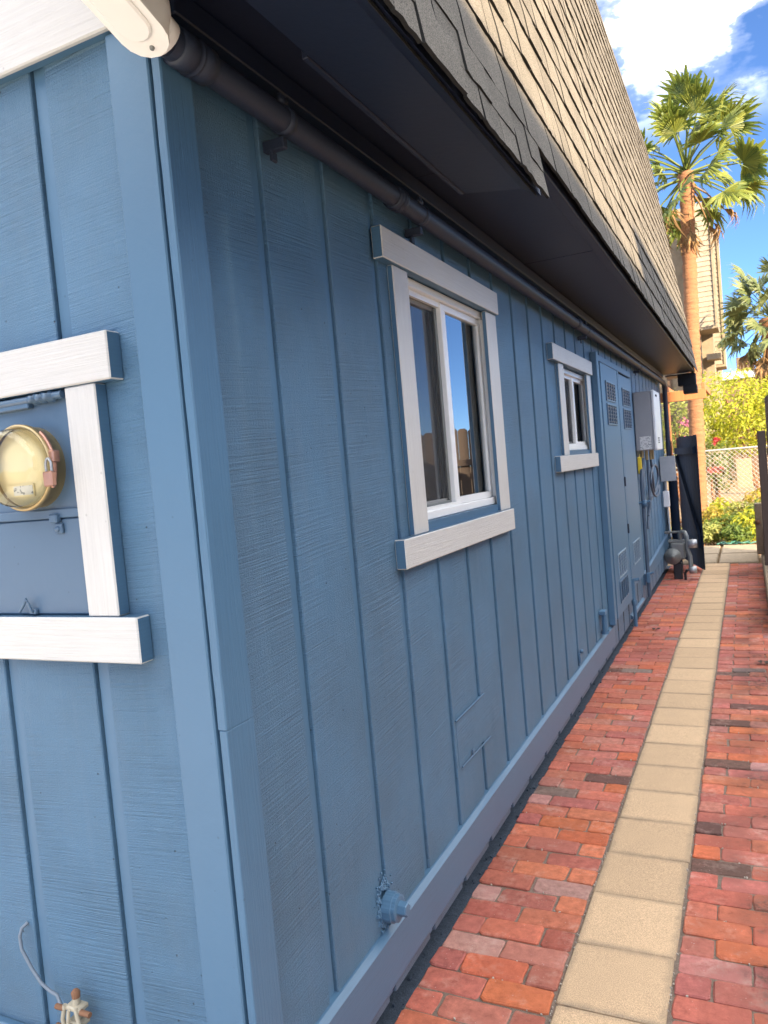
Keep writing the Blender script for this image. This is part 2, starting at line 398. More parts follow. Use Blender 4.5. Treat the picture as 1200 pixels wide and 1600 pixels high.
# ------------------------------------------------------------------ brick paving (bricks and slabs are pieces of the path)
random.seed(21)
def slab_mesh(name, mat, hx, hy, ch, jit, cr):
    """worn block: jittered twelve point outline, eased top edge"""
    o = []
    for sx, sy in ((1, 1), (-1, 1), (-1, -1), (1, -1)):
        c1, c2 = cr * U(.5, 1.8), cr * U(.5, 1.8)
        p = (sx * hx, sy * (hy - c1)); q = (sx * (hx - c2), sy * hy)
        o += [p, q] if sx * sy > 0 else [q, p]
    pts = []
    for i in range(8):
        pts.append(o[i])
        if i % 2: n_ = o[(i + 1) % 8]; t = U(.3, .7); pts.append((o[i][0] + (n_[0] - o[i][0]) * t, o[i][1] + (n_[1] - o[i][1]) * t))
    pts = [(x + U(-jit, jit), y + U(-jit, jit)) for x, y in pts]; n = len(pts); b = MB()
    r0 = [(x, y, -.05) for x, y in pts]; r1 = [(x, y, -ch * U(.7, 1.5)) for x, y in pts]
    r2 = [(x * (1 - ch * U(.7, 1.8) / hx), y * (1 - ch * U(.7, 1.8) / hy), U(-.0006, .0004)) for x, y in pts]
    vs = r0 + r1 + r2; fs = [(k * n + i, k * n + (i + 1) % n, k * n + n + (i + 1) % n, k * n + n + i) for k in (0, 1) for i in range(n)]
    b.add(vs, fs); b.add(r2 + [(0, 0, 0)], [(i, (i + 1) % n, n) for i in range(n)]); return b.mesh(name, mat)
def brick_meshes(L, n): return [slab_mesh('brick', 'brick_clay', L / 2, .0496, .0034, .0022, .007) for _ in range(n)]
BL = {}
def bmesh_for(L):
    k = round(L, 2)
    if k not in BL: BL[k] = brick_meshes(k - .002, 9)
    return random.choice(BL[k])
PAL = [((.50, .155, .092), 34), ((.46, .155, .108), 26), ((.55, .175, .088), 16), ((.46, .19, .135), 12), ((.38, .118, .078), 7), ((.58, .165, .07), 5), ((.15, .08, .06), 2), ((.24, .185, .14), 1), ((.46, .25, .20), 3)]
PALX = [c for c, n_ in PAL for _ in range(n_)]
def lay(band, x, y, L):
    o = link('brick', bmesh_for(L), band, (x + U(-.002, .002), y + U(-.0025, .0025), U(-.0055, .0028)))
    o.rotation_euler = (U(-.012, .012), U(-.008, .008), U(-.014, .014))
    c = random.choice(PALX); k = U(.84, 1.1); o.color = (c[0] * k, c[1] * k * U(.88, 1.02), c[2] * k * U(.92, 1.12), 1)
def empty_structure(name):
    o = bpy.data.objects.new(name, None); C.objects.link(o); o['kind'] = 'structure'; return o
PITCH = .1027
lb = empty_structure('brick_path'); rb = empty_structure('brick_path')
y = 1.19; k = 0
while y < 10.95:
    if not (y > 10.35 and False):
        if k % 2 == 0: seq = [(.385, .105), (.28, .215), (.065, .10)]
        else: seq = [(.385, .215), (.17, .205)]
        for x1, Lk in seq: lay(lb, x1 - Lk / 2 - .002, y, Lk)
    if k % 2 == 0: seq = [(.703, .215), (.918, .165)]
    else: seq = [(.703, .105), (.808, .215), (1.023, .06)]
    for x0, Lk in seq: lay(rb, x0 + Lk / 2 + .002, y, Lk)
    y += PITCH; k += 1
pv = empty_structure('paver_strip')
PM = []
for i in range(9):
    PM.append(slab_mesh('paver', 'tan_concrete', .1545, .1525, .004, .0016, .004))
y = 1.20 - .154 + .93 - .93
yj = 2.12 - .308 * 3
while yj < 10.8:
    o = link('paver', random.choice(PM), pv, (.544 + U(-.003, .003), yj + .154, U(-.002, .003)))
    o.rotation_euler = (U(-.009, .009), U(-.009, .009), U(-.009, .009)); yj += .308
ss = empty_structure('stepping_slabs')
for (x0, x1) in ((.10, .53), (.565, 1.05)):
    for (y0, y1) in ((11.08, 11.95), (12.05, 12.95)):
        b = MB(); b.box(x0, x1, y0, y1, -.05, .012, ch=.012, jit=.004); b.build('slab', 'block_tan', ss)

gr = MB(); random.seed(61)
for i in range(420):
    r_ = R(); y = 1.35 + 6.0 * R() ** 1.6
    if r_ < .35: x, y = .388 + U(-.004, .004), y
    elif r_ < .6: x, y = .699 + U(-.004, .004), y
    else: x, y = (U(-.04, .38) if R() < .5 else U(.71, 1.08)), 1.19 + PITCH * (round((y - 1.19) / PITCH) + .5) + U(-.003, .003)
    q = U(.0012, .0034); gr.box(x - q, x + q, y - q, y + q, -.006, U(-.002, .0025), ch=q * .5, jit=q * .3)
tag(gr.build('grit', 'pale_grit'), kind='stuff')

# ------------------------------------------------------------------ the blue house
house = thing('blue_house', 'blue painted house with grooved plank walls and a steep shingled roof beside the brick path', 'house', (0, 1.2, 0))
G0, GP = 1.536, .3048
TOPZ = 2.57
OPEN = [(2.36, 3.25, 1.405, 2.262), (4.67, 5.55, 1.62, 2.16)]
bk = MB(); bk.box(-.05, -.024, 1.281, 2.36, .1, TOPZ)
def backing(y0, y1, z0, z1): bk.box(-.05, -.024, y0, y1, z0, z1)
backing(2.36, 3.25, .1, 1.405); backing(2.36, 3.25, 2.262, TOPZ); backing(3.25, 4.67, .1, TOPZ)
backing(4.67, 5.55, .1, 1.62); backing(4.67, 5.55, 2.16, TOPZ); backing(5.55, 10.8, .1, TOPZ)
sw = bk.build('side_wall', 'dark_gap', house)
def plank(mb, a, b, lipto, z0, z1):
    """one siding plank: the board face with eased edges plus the thin lip that floors the groove"""
    c = .0025
    mb.prism([(-.022, a), (-c, a), (0, a + c), (0, b - c), (-c, b), (-.022, b)], 'z', z0, z1)
    
def cut(y0, y1, z0, z1):
    segs = [(y0, y1, z0, z1)]
    for (a, b, c, d) in OPEN:
        out = []
        for (p, q, r, t) in segs:
            if q <= a or p >= b or t <= c or r >= d: out.append((p, q, r, t)); continue
            if r < c: out.append((p, q, r, c))
            if t > d: out.append((p, q, d, t))
            if p < a: out.append((p, a, max(r, c), min(t, d)))
            if q > b: out.append((b, q, max(r, c), min(t, d)))
        segs = out
    return segs
edges = [1.281] + [G0 + GP * i for i in range(32)]
for i in range(len(edges) - 1):
    a = edges[i] + (.021 if i else 0); b = edges[i + 1] - .021; lip = edges[i + 1] + .017
    if a > 10.72: break
    b = min(b, 10.74); lip = min(lip, 10.76)
    done = []
    for (p, q, r, t) in cut(a, b, .12, TOPZ - .002):
        near = [d for d in done if d[1][2] == t or d[1][3] == r]
        m = near[0][0] if near else MB(); done.append((m, (p, q, r, t))); plank(m, p, q, q, r, t)
    for (p, q, r, t) in cut(b + .0002, lip, .12, TOPZ - .002):
        near = [d for d in done if abs(d[1][2] - r) < .01 or abs(d[1][3] - t) < .01]
        (near or done)[0][0].box(-.022, -.0095, p, q, r, t, 1)
    for m in {id(d[0]): d[0] for d in done}.values(): m.build('siding_board', ['rough_sawn_blue_paint', 'smooth_blue_paint'], sw)
fb = MB(); fb.box(-1.75, -.03, 1.225, 1.25, .1, 2.56); fw = fb.build('front_wall', 'dark_gap', house)
fe = [-1.765, -1.478, -1.19, -.902, -.612, -.325]
def fplank(a, b, lipfrom):
    m = MB(); c = .0025
    m.prism([(a, 1.2225), (a, 1.2 + c), (a + c, 1.2), (b - c, 1.2), (b, 1.2 + c), (b, 1.2225)], 'z', .12, 2.555)
    if lipfrom < a: m.box(lipfrom, a - .0002, 1.2095, 1.2225, .12, 2.555, 1)
    m.build('siding_board', ['rough_sawn_blue_paint', 'smooth_blue_paint'], fw)
for i, e in enumerate(fe):
    nx = fe[i + 1] if i + 1 < len(fe) else -.088
    fplank(e + .042, nx - (0 if i + 1 < len(fe) else 0), e + .004)
# corner boards: front one smooth, side one with its sawn edge showing in the gap
m = MB(); m.box(-.093, .0075, 1.182, 1.2085, .10, 2.50, ch=.003); m.build('corner_board', 'smooth_blue_paint', house)
m = MB(); zs = [1.1205 + i * .06 for i in range(25)]
ring = []
for z in zs:
    d = U(-.0005, .0005); e = U(-.0008, .0008)
    ring.append([(.0135 + d, 1.186 + d, z), (.031, 1.186 + d, z), (.034 + e * .3, 1.189 + d, z), (.034, 1.276 + e, z), (.0315, 1.279 + e, z), (.0135, 1.279 + e, z)])
vs = [v for r_ in ring for v in r_]; fs = []
for i in range(len(zs) - 1):
    for j in range(6): fs.append((i * 6 + j, i * 6 + (j + 1) % 6, i * 6 + 6 + (j + 1) % 6, i * 6 + 6 + j))
fs += [tuple(range(6)), tuple(range(len(vs) - 6, len(vs)))]
m.add(vs, fs); m.build('corner_board', 'grained_blue_paint', house)
m = MB(); m.box(.0135, .0335, 1.1865, 1.2785, .10, 1.119, ch=.002); m.build('corner_board', 'grained_blue_paint', house)
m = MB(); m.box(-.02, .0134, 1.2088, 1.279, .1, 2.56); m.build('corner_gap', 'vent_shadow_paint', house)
# bottom trim boards with an eased top edge
def skirt(y0, y1, z0, z1, z0b=None, z1b=None, x=.0):
    z0b = z0 if z0b is None else z0b; z1b = z1 if z1b is None else z1b
    m = MB(); N = max(2, int((y1 - y0) / .25)); rings = []
    for i in range(N + 1):
        t = i / N; y = y0 + (y1 - y0) * t; a = z0 + (z0b - z0) * t; b = z1 + (z1b - z1) * t; w_ = U(-.0008, .0008)
        rings.append([(x - .02, y, a), (x + .021 + w_, y, a + U(0, .001)), (x + .0225 + w_, y, a + .004), (x + .0225 + w_, y, b - .012), (x + .006, y, b + U(-.002, .002)), (x - .02, y, b)])
    vs = [v for r_ in rings for v in r_]; fs = []
    for i in range(N):
        for j in range(6): fs.append((i * 6 + j, i * 6 + (j + 1) % 6, i * 6 + 6 + (j + 1) % 6, i * 6 + 6 + j))
    fs += [tuple(range(6)), tuple(range(len(vs) - 6, len(vs)))]
    m.add(vs, fs); return m.build('skirt_board', 'trim_blue_paint', house)
skirt(1.281, 5.80, .172, .325); skirt(7.80, 10.72, .272, .395, .36, .53); skirt(6.78, 7.62, .15, .185)
m = MB(); m.box(-1.75, -.1, 1.178, 1.2, .17, .335, ch=.004); m.build('skirt_board', 'trim_blue_paint', house)
m = MB(); m.box(-.35, -.10, 1.32, 10.7, -.2, .16)
m.box(-1.7, -.1, 1.32, 1.5, -.2, .16); m.box(-.10, -.075, 5.8, 10.7, -.1, .33)
m.build('foundation', 'blue_footing', house)
# patch of new siding with its light caulk lines
m = MB(); m.box(-.02, .0010, 2.492, 2.79, .524, .70); m.build('siding_patch', 'rough_sawn_blue_paint', house)
m = MB(); m.tube([(.006, 2.48, .700), (.006, 2.80, .704)], .0035, 6); m.tube([(.006, 2.51, .523), (.006, 2.84, .517)], .003, 6)
m.box(.004, .010, 2.62, 2.635, .525, .545, ch=.002); m.build('caulk_bead', 'trim_blue_paint', house)
# trim under the front fascia and the white fascia
m = MB(); m.box(-1.75, .012, 1.168, 1.1815, 2.503, 2.90, ch=.003); m.build('fascia', 'white_paint_level', house)
m = MB(); m.box(-1.75, .012, 1.1817, 1.1995, 2.506, 2.56); m.build('fascia_trim', 'trim_blue_paint', house)

# ---- windows
def casing_board(name, x1, y0, y1, z0, z1, parent, mt, ych=.003):
    m = MB(); m.box(.0, x1, y0, y1, z0, z1, ch=ych, facemat=[0, 0, 1, 1, 1, 1]); return m.build(name, [mt, 'trim_blue_paint'], parent)
def window(y0, y1, z0, z1, hdr, sill, cas, split, seed):
    random.seed(seed)
    fr = MB(); t = .03
    for a, b, c, d in ((y0, y1, z0, z0 + t), (y0, y1, z1 - t, z1), (y0, y0 + t, z0 + t, z1 - t), (y1 - t, y1, z0 + t, z1 - t)):
        fr.box(-.075, -.012, a, b, c, d, ch=.003)
    fr.box(-.075, -.022, y0 + t, split, z0 + t, z0 + t + .012); fr.box(-.075, -.03, y0 + t, split, z1 - t - .02, z1 - t)
    wd = fr.build('window', 'white_vinyl', house)
    casing_board('header', .036, *hdr, wd, 'white_paint_level')
    casing_board('sill', .036, *sill, wd, 'white_paint_level')
    for c in cas: casing_board('side_casing', .021, *c, wd, 'white_paint_upright')
    a0, a1 = y0 + t + .001, y1 - t - .001; b0, b1 = z0 + t + .001, z1 - t - .001
    def sash(p, q, x0, x1, wdt, name='sash', mt='white_vinyl'):
        m = MB()
        for a, b, c, d in ((p, q, b0, b0 + wdt), (p, q, b1 - wdt, b1), (p, p + wdt, b0 + wdt, b1 - wdt), (q - wdt, q, b0 + wdt, b1 - wdt)):
            m.box(x0, x1, a, b, c, d, ch=.002)
        return m.build(name, mt, wd)
    sash(split - .02, a1, -.052, -.026, .026); sash(a0, split + .015, -.074, -.056, .028)
    m = MB(); m.box(-.041, -.037, split + .005, a1 - .025, b0 + .025, b1 - .025); m.build('pane', 'window_glass', wd)
    m = MB(); m.box(-.067, -.063, a0 + .026, split - .012, b0 + .026, b1 - .026); m.build('pane', 'window_glass', wd)
    m = MB(); m.box(-.046, -.024, split - .045, split - .021, b0, b1, ch=.003); m.build('meeting_rail', 'white_vinyl', wd)
    sash(a0 + .001, split - .046, -.050, -.042, .02, 'screen_frame', 'grey_metal')
    m = MB(); m.quad((-.046, a0 + .02, b0 + .02), (-.046, split - .066, b0 + .02), (-.046, split - .066, b1 - .02), (-.046, a0 + .02, b1 - .02)); m.build('insect_screen', 'insect_screen', wd)
    m = MB(); m.box(-.06, .006, y0 - .004, y1 + .004, sill[3] - .004, z0 - .001); m.build('sill_fillet', 'trim_blue_paint', wd)
    # curtain folds and a dim room behind
    m = MB(); pts = []; n = 36
    for i in range(n + 1):
        y = a0 + .45 * (a1 - a0) + (a1 - a0) * .55 * i / n; pts.append((-.17 + .018 * math.sin(i * 1.15) + U(-.004, .004), y))
    vs = [(p[0], p[1], z0 - .05) for p in pts] + [(p[0], p[1], z1 + .05) for p in pts]
    m.add(vs, [(i, i + 1, n + 2 + i, n + 1 + i) for i in range(n)], 0, True); m.build('curtain', 'curtain', wd)
    m = MB(); X0, X1 = -1.2, -.06; A, B, Z0, Z1 = y0 - .25, y1 + .25, z0 - .3, z1 + .25
    m.quad((X0, A, Z0), (X0, B, Z0), (X0, B, Z1), (X0, A, Z1)); m.quad((X0, A, Z0), (X1, A, Z0), (X1, A, Z1), (X0, A, Z1)); m.quad((X0, B, Z0), (X1, B, Z0), (X1, B, Z1), (X0, B, Z1))
    m.quad((X0, A, Z0), (X1, A, Z0), (X1, B, Z0), (X0, B, Z0)); m.quad((X0, A, Z1), (X1, A, Z1), (X1, B, Z1), (X0, B, Z1)); m.build('room_lining', 'room', wd)
    return wd
w1 = window(2.352, 3.262, 1.425, 2.258, (2.135, 3.325, 2.253, 2.350), (2.112, 3.325, 1.300, 1.393), [(2.231, 2.350, 1.393, 2.253), (3.185, 3.325, 1.393, 2.253)], 2.80, 1)
tag(w1, 'large white framed sliding window near the corner')
w2 = window(4.665, 5.560, 1.640, 2.155, (4.360, 5.575, 2.160, 2.255), (4.355, 5.575, 1.517, 1.610), [(4.545, 4.680, 1.610, 2.160), (5.430, 5.560, 1.610, 2.160)], 5.18, 2)
tag(w2, 'small white framed sliding window farther along the wall')

# ---- tall utility doors with louvred vents
def udoor(y0, y1, z0, z1, x0, vents, seed):
    random.seed(seed)
    d = MB(); d.box(.004, x0, y0, y1, z0, z1, ch=.003); dr = d.build('utility_door', 'smooth_blue_paint', house)
    for (a, b, c, e, mt, dark) in vents:
        m = MB(); f = .012
        for p, q, r, t in ((a, b, c, c + f), (a, b, e - f, e), (a, a + f, c + f, e - f), (b - f, b, c + f, e - f)): m.box(x0 + .0003, x0 + .008, p, q, r, t, ch=.001)
        n = int((e - c - 2 * f) / .024)
        for i in range(n):
            z = c + f + (i + .5) * (e - c - 2 * f) / n
            m.quad((x0 + .001, a + f, z - .008), (x0 + .001, b - f, z - .008), (x0 + .009, b - f, z + .004), (x0 + .009, a + f, z + .004))
        for k in (1, 2, 3): yy = a + (b - a) * k / 4; m.box(x0 + .002, x0 + .010, yy - .004, yy + .004, c + f, e - f)
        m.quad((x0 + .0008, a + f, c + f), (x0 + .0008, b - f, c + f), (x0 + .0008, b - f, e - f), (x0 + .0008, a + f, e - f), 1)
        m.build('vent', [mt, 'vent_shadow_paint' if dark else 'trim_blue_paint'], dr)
    return dr
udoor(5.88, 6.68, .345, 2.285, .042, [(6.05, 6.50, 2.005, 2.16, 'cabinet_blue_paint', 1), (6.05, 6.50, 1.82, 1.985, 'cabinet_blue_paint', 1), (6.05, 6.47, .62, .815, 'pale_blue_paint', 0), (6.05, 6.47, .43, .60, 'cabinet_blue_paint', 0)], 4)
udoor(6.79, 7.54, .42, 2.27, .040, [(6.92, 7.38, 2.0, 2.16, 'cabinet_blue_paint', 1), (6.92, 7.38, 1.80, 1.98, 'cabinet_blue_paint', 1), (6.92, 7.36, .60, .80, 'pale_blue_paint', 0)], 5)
m = MB(); m.box(.001, .046, 5.715, 5.80, .33, 2.345, ch=.003); m.box(.001, .034, 5.84, 7.60, 2.292, 2.34, ch=.003); m.box(.001, .044, 6.70, 6.76, .34, 2.29, ch=.003); m.build('door_trim', 'smooth_blue_paint', house)
m = MB(); m.box(-.02, -.001, 5.82, 7.6, .2, 2.34); m.build('door_recess', 'dark_gap', house)
for (yy, zz) in ((6.70, 1.35), (6.70, .95)):
    m = MB(); m.tube([(.046, yy, zz - .04), (.046, yy, zz + .04)], .008, 8); m.build('hinge', 'pipe_paint', house)
# ---- eave: soffit panels, fascia, lower box over the near end
ev = MB()
for a, b in ((.55, 2.42), (2.424, 3.80), (3.805, 6.40), (6.405, 10.9)): ev.box(-.05, .388, a, b, TOPZ + U(0, .002), TOPZ + .021)
ev.build('soffit', 'dark_eave_paint', house)
m = MB(); m.box(.389, .434, 2.43, 10.9, 2.560, 2.591, ch=.003); m.build('eave_fascia', 'dark_eave_paint', house)
m = MB(); m.box(.002, .055, 1.22, 10.7, 2.515, 2.568, ch=.003); m.build('frieze_board', 'dark_eave_paint', house)
m = MB(); m.prism([(.215, 2.482), (.405, 2.452), (.405, 2.568), (.215, 2.568)], 'y', .55, 2.425)
m.box(.20, .2145, 1.44, 2.42, 2.478, 2.500, ch=.002)
m.prism([(.406, 2.448), (.463, 2.413), (.440, 2.555), (.406, 2.56)], 'y', .55, 2.412); m.build('eave_box', 'dark_eave_paint', house)
# ---- mansard roof and its shingles
KS = .145; X0S, Z0S = .45, 2.5
def rx_(z): return X0S - KS * (z - Z0S)
SL = math.sqrt(1 + KS * KS)
VU = Vector((-KS / SL, 0, 1 / SL)); VN = Vector((1 / SL, 0, KS / SL)); VY = Vector((0, 1, 0))
rk = MB(); rk.prism([(rx_(2.592) - .012, 2.592), (rx_(5.5) - .012, 5.5), (rx_(5.5) - .25, 5.5), (rx_(2.592) - .2, 2.592)], 'y', .50, 11.0)
rk.prism([(rx_(2.41) - .012, 2.41), (rx_(2.559) - .012, 2.559), (rx_(2.559) - .10, 2.559)], 'y', .50, 2.41)
rk.box(-3.5, rx_(5.5) - .02, .5, 11.0, 5.45, 5.52); roof = rk.build('roof', 'felt', house)
random.seed(8)
EXPO = .168
def shingle_mesh(wd):
    m = MB(); n = 4; Ln = EXPO + .05; th = .009
    curl = [U(.001, .0035) for _ in range(n + 1)]; butt = [U(-.002, .002) for _ in range(n + 1)]
    vs = []
    for i in range(n + 1):
        y = -wd / 2 + wd * i / n
        for (v, nn) in ((butt[i], curl[i] + .010), (EXPO * .5, .011), (Ln, .001)):
            p = VY * y + VU * v; vs.append(p + VN * (nn + th)); vs.append(p + VN * nn)
    fs = []
    dk = []
    for i in range(n):
        a = i * 6; b = a + 6
        for k in (0, 2): fs.append((a + k, b + k, b + k + 2, a + k + 2)); fs.append((a + k + 1, a + k + 3, b + k + 3, b + k + 1))
        dk.append((a, a + 1, b + 1, b)); dk.append((a + 4, b + 4, b + 5, a + 5))
    for a in (0, n * 6): dk.append((a, a + 2, a + 3, a + 1)); dk.append((a + 2, a + 4, a + 5, a + 3))
    m.add(vs, fs); o_ = len(m.v) - len(vs)
    for f in dk: m.f.append([i + o_ for i in f]); m.m.append(1); m.sm.append(False)
    return m
SW = [.13, .16, .19, .22, .25]; SM = {wd: [shingle_mesh(wd - .006) for _ in range(5)] for wd in SW}
SMD = {}
sh = []
COURSES = [(0, 2.402), (0, 2.478)] + [(c, 2.402 + c * EXPO / SL) for c in range(1, 19)]
for c, z in COURSES:
    if z > 5.42: break
    y = .50 + U(0, .1); yend = 2.415 if c == 0 else 10.98
    zz = z
    while y < yend - .05:
        wd = random.choice(SW)
        if c == 0 and y + wd > yend: wd = min(SW, key=lambda q: abs(q - (yend - y)))
        sh.append((c, y + wd / 2, zz, wd, random.randrange(5))); y += wd
vis = []
for i, (c, y, z, wd, v) in enumerate(sh):
    q = px((rx_(z + .08), y, z + .08))
    if q and -40 < q[0] < 1240 and -60 < q[1] < 1640:
        p2 = px((rx_(z + .08), y + wd, z + .08)); p3 = px((rx_(z + .25), y, z + .25))
        ar = abs((p2[0] - q[0]) * (p3[1] - q[1]) - (p2[1] - q[1]) * (p3[0] - q[0])); vis.append((ar, i))
top = set(i for _, i in sorted(vis, reverse=True)[:298])
rest = MB()
for i, (c, y, z, wd, v) in enumerate(sh):
    jit = U(-.002, .002); dn = U(0, .004)
    loc = Vector((rx_(z + jit), y, z + jit)) + VN * dn
    if i in top:
        k = (wd, v)
        if k not in SMD: SMD[k] = SM[wd][v].mesh('shingle', ['granule_shingle', 'felt'])
        o = link('shingle', SMD[k], roof, loc - house.location)
        o.matrix_parent_inverse = Matrix.Identity(4); o.location = loc; o.matrix_parent_inverse = world(roof).inverted()
        o.rotation_euler = (U(-.007, .007), 0, 0)
    else:
        s_ = SM[wd][v]; o_ = len(rest.v); rest.v += [tuple(Vector(q) + loc) for q in s_.v]; rest.f += [[i_ + o_ for i_ in f] for f in s_.f]; rest.m += s_.m; rest.sm += s_.sm
tag(rest.build('shingle_field', ['granule_shingle', 'felt'], roof), kind='stuff')
m = MB(); m.box(.22, .44, 10.82, 11.0, 2.40, 2.55, ch=.006); m.box(.28, .45, 10.8, 11.0, 2.29, 2.398, ch=.006); m.build('scupper_box', 'dark_gap', house)
m = MB(); m.box(.06, .42, 10.905, 11.35, 2.545, 2.565, ch=.003); m.build('eave_return', 'dark_eave_paint', house)
m = MB(); m.box(-3.5, -.05, 10.66, 10.78, .1, 2.56); m.box(-3.5, -3.4, 1.2, 10.7, 0, 2.56); m.build('rear_wall', 'smooth_blue_paint', house)

# ------------------------------------------------------------------ conduit under the eave
PX, PZ = .062, 2.44
cp = thing('conduit_pipe', 'dark painted conduit pipe running under the eave from a cream junction fitting', 'pipe', (PX, 1.22, PZ))
m = MB(); m.tube([(PX, 1.175, PZ), (PX, 2.5, PZ), (PX, 5.0, PZ - .004), (PX, 10.55, PZ + .01), (PX, 10.66, PZ - .02), (PX, 10.70, PZ - .10), (PX, 10.70, 1.9), (PX - .005, 10.71, 1.45)], .0295, 20); m.build('pipe', 'pipe_paint', cp)
def coupling(y, half=.035, z=PZ):
    m = MB(); r = .0295
    m.lathe((PX, y, z), [(r, -half), (r + .006, -half + .002), (r + .006, -.008), (r + .003, -.006), (r + .008, -.002), (r + .008, .004), (r + .003, .008), (r + .006, .010), (r + .006, half - .002), (r, half)], 'y', 24)
    m.build('coupling', 'pipe_paint', cp)
coupling(1.245, .05); coupling(2.21, .03); coupling(4.96, .03)
for y in (1.575, 2.405, 5.29, 8.1):
    m = MB(); m.lathe((PX, y, PZ), [(.0296, -.012), (.0325, -.012), (.0325, .012), (.0296, .012)], 'y', 20)
    m.box(.004, PX, y - .010, y + .010, PZ - .062, PZ - .036, ch=.002); m.box(PX - .006, PX + .006, y - .012, y + .012, PZ + .031, PZ + .06, ch=.002)
    m.lathe((PX, y, PZ + .045), [(.0, -.016), (.009, -.016), (.009, .016), (.0, .016)], 'y', 8)
    m.box(.022, .030, y - .012, y + .012, PZ - .085, PZ - .062, ch=.002); m.build('clamp', 'pipe_paint', cp)
# conduit body (cream) with oval cover plate below
cb = MB()
def stadium(hw, y0, y1, n=8):
    P_ = []
    for i in range(n + 1): a = math.pi * i / n; P_.append((hw * math.cos(a), y1 - hw + hw * math.sin(a)))
    for i in range(n + 1): a = math.pi + math.pi * i / n; P_.append((hw * math.cos(a), y0 + hw + hw * math.sin(a)))
    return P_
def loft(mb, rings, mi=0, cap=(True, True), sm=False):
    n = len(rings[0]); vs = [v for r_ in rings for v in r_]; fs = []
    for i in range(len(rings) - 1):
        for j in range(n): fs.append((i * n + j, i * n + (j + 1) % n, (i + 1) * n + (j + 1) % n, (i + 1) * n + j))
    mb.add(vs, fs, mi, sm)
    if cap[0]: mb.add(rings[0], [tuple(range(n))[::-1]], mi)
    if cap[1]: mb.add(rings[-1], [tuple(range(n))], mi)
ya, yb = .86, 1.165
def SR(hw, y0, y1, z): return [(PX + a, b, z) for a, b in stadium(hw, y0, y1)]
loft(cb, [SR(.034, ya + .02, yb - .02, PZ + .045), SR(.042, ya + .006, yb - .006, PZ + .034), SR(.045, ya, yb, PZ + .012), SR(.045, ya, yb, PZ - .034)], 0, (True, False), True)
loft(cb, [SR(.045, ya, yb, PZ - .034), SR(.0475, ya - .003, yb + .003, PZ - .035), SR(.0475, ya - .003, yb + .003, PZ - .041)], 0, (False, True))
cb.lathe((PX, yb - .03, PZ), [(.0, 0), (.037, 0), (.037, .036), (.030, .038)], 'y', 20)
def tilt(mb):
    p = Vector((PX, 1.165, PZ)); r = Matrix.Rotation(math.radians(-20), 3, 'X'); mb.v = [tuple(p + r @ (Vector(q) - p)) for q in mb.v]; return mb
lbf = tilt(cb).build('conduit_fitting', 'cream_metal', cp)
m = MB(); loft(m, [SR(.033, ya + .03, yb - .035, PZ - .0412), SR(.033, ya + .03, yb - .035, PZ - .044), SR(.029, ya + .034, yb - .039, PZ - .047)], 0, (False, True)); tilt(m).build('cover_plate', 'cream_metal', lbf)
m = MB()
for yy in (ya + .016, yb - .018): m.lathe((PX, yy, PZ - .0412), [(.0, -.004), (.004, -.004), (.005, 0)], 'z', 10)
tilt(m).build('screw', 'grey_metal', lbf)

# ------------------------------------------------------------------ electric meter cabinet on the front wall
mc = thing('meter_cabinet', 'electric meter cabinet framed by white boards on the front wall', 'meter cabinet', (-.45, 1.2, 1.25))
def fboard(name, x0, x1, y0, z0, z1, mt):
    m = MB(); m.box(x0, x1, y0, 1.1995, z0, z1, ch=.003, facemat=[1, 1, 0, 0, 1, 1]); m.build(name, [mt, 'trim_blue_paint'], mc)
fboard('header_board', -1.10, -.148, 1.160, 1.838, 1.936, 'white_paint_level'); fboard('sill_board', -1.15, -.146, 1.160, 1.255, 1.352, 'white_paint_level')
fboard('side_board', -.286, -.199, 1.166, 1.3525, 1.8375, 'white_paint_upright'); fboard('side_board', -1.06, -.97, 1.166, 1.3525, 1.8375, 'white_paint_upright')
m = MB(); m.box(-.968, -.290, 1.184, 1.1993, 1.575, 1.836, ch=.004); m.build('upper_panel', 'cabinet_blue_paint', mc)
m = MB(); m.box(-.968, -.292, 1.182, 1.1993, 1.3535, 1.566, ch=.004); lowp = m.build('lower_door', 'cabinet_blue_paint', mc)
m = MB(); m.box(-.968, -.292, 1.176, 1.1835, 1.566, 1.586, ch=.002); m.build('seam_strip', 'cabinet_blue_paint', mc)
m = MB(); m.tube([(-.96, 1.172, 1.822), (-.297, 1.172, 1.826)], .0085, 10); m.box(-.96, -.40, 1.168, 1.1835, 1.808, 1.832, ch=.002)
for xx in (-.374, -.352, -.330): m.lathe((xx, 1.164, 1.824), [(0, -.012), (.007, -.012), (.008, .0), (.012, .002), (.012, .012)], 'y', 10)
m.build('hinge_rod', 'cabinet_blue_paint', mc)
m = MB(); m.box(-.374, -.350, 1.166, 1.1815, 1.556, 1.576, ch=.003); m.box(-.366, -.345, 1.174, 1.1815, 1.532, 1.555, ch=.002); m.lathe((-.357, 1.172, 1.542), [(0, -.003), (.006, -.002), (.007, .004)], 'y', 10); m.build('latch_clip', 'cabinet_blue_paint', mc)
m = MB(); m.tube([(-.500, 1.170, 1.362), (-.480, 1.166, 1.378), (-.468, 1.164, 1.392), (-.463, 1.165, 1.380), (-.460, 1.170, 1.360)], .0032, 8); m.box(-.474, -.452, 1.172, 1.1815, 1.356, 1.368, ch=.002); m.build('door_handle', 'cabinet_blue_paint', mc)
MX, MZ = -.412, 1.680
mm = MB(); mm.lathe((MX, 1.184, MZ), [(.088, 0), (.088, -.030), (.093, -.031), (.093, -.043), (.088, -.045), (.084, -.040)], 'y', 48); meter = mm.build('meter', 'brass', mc)
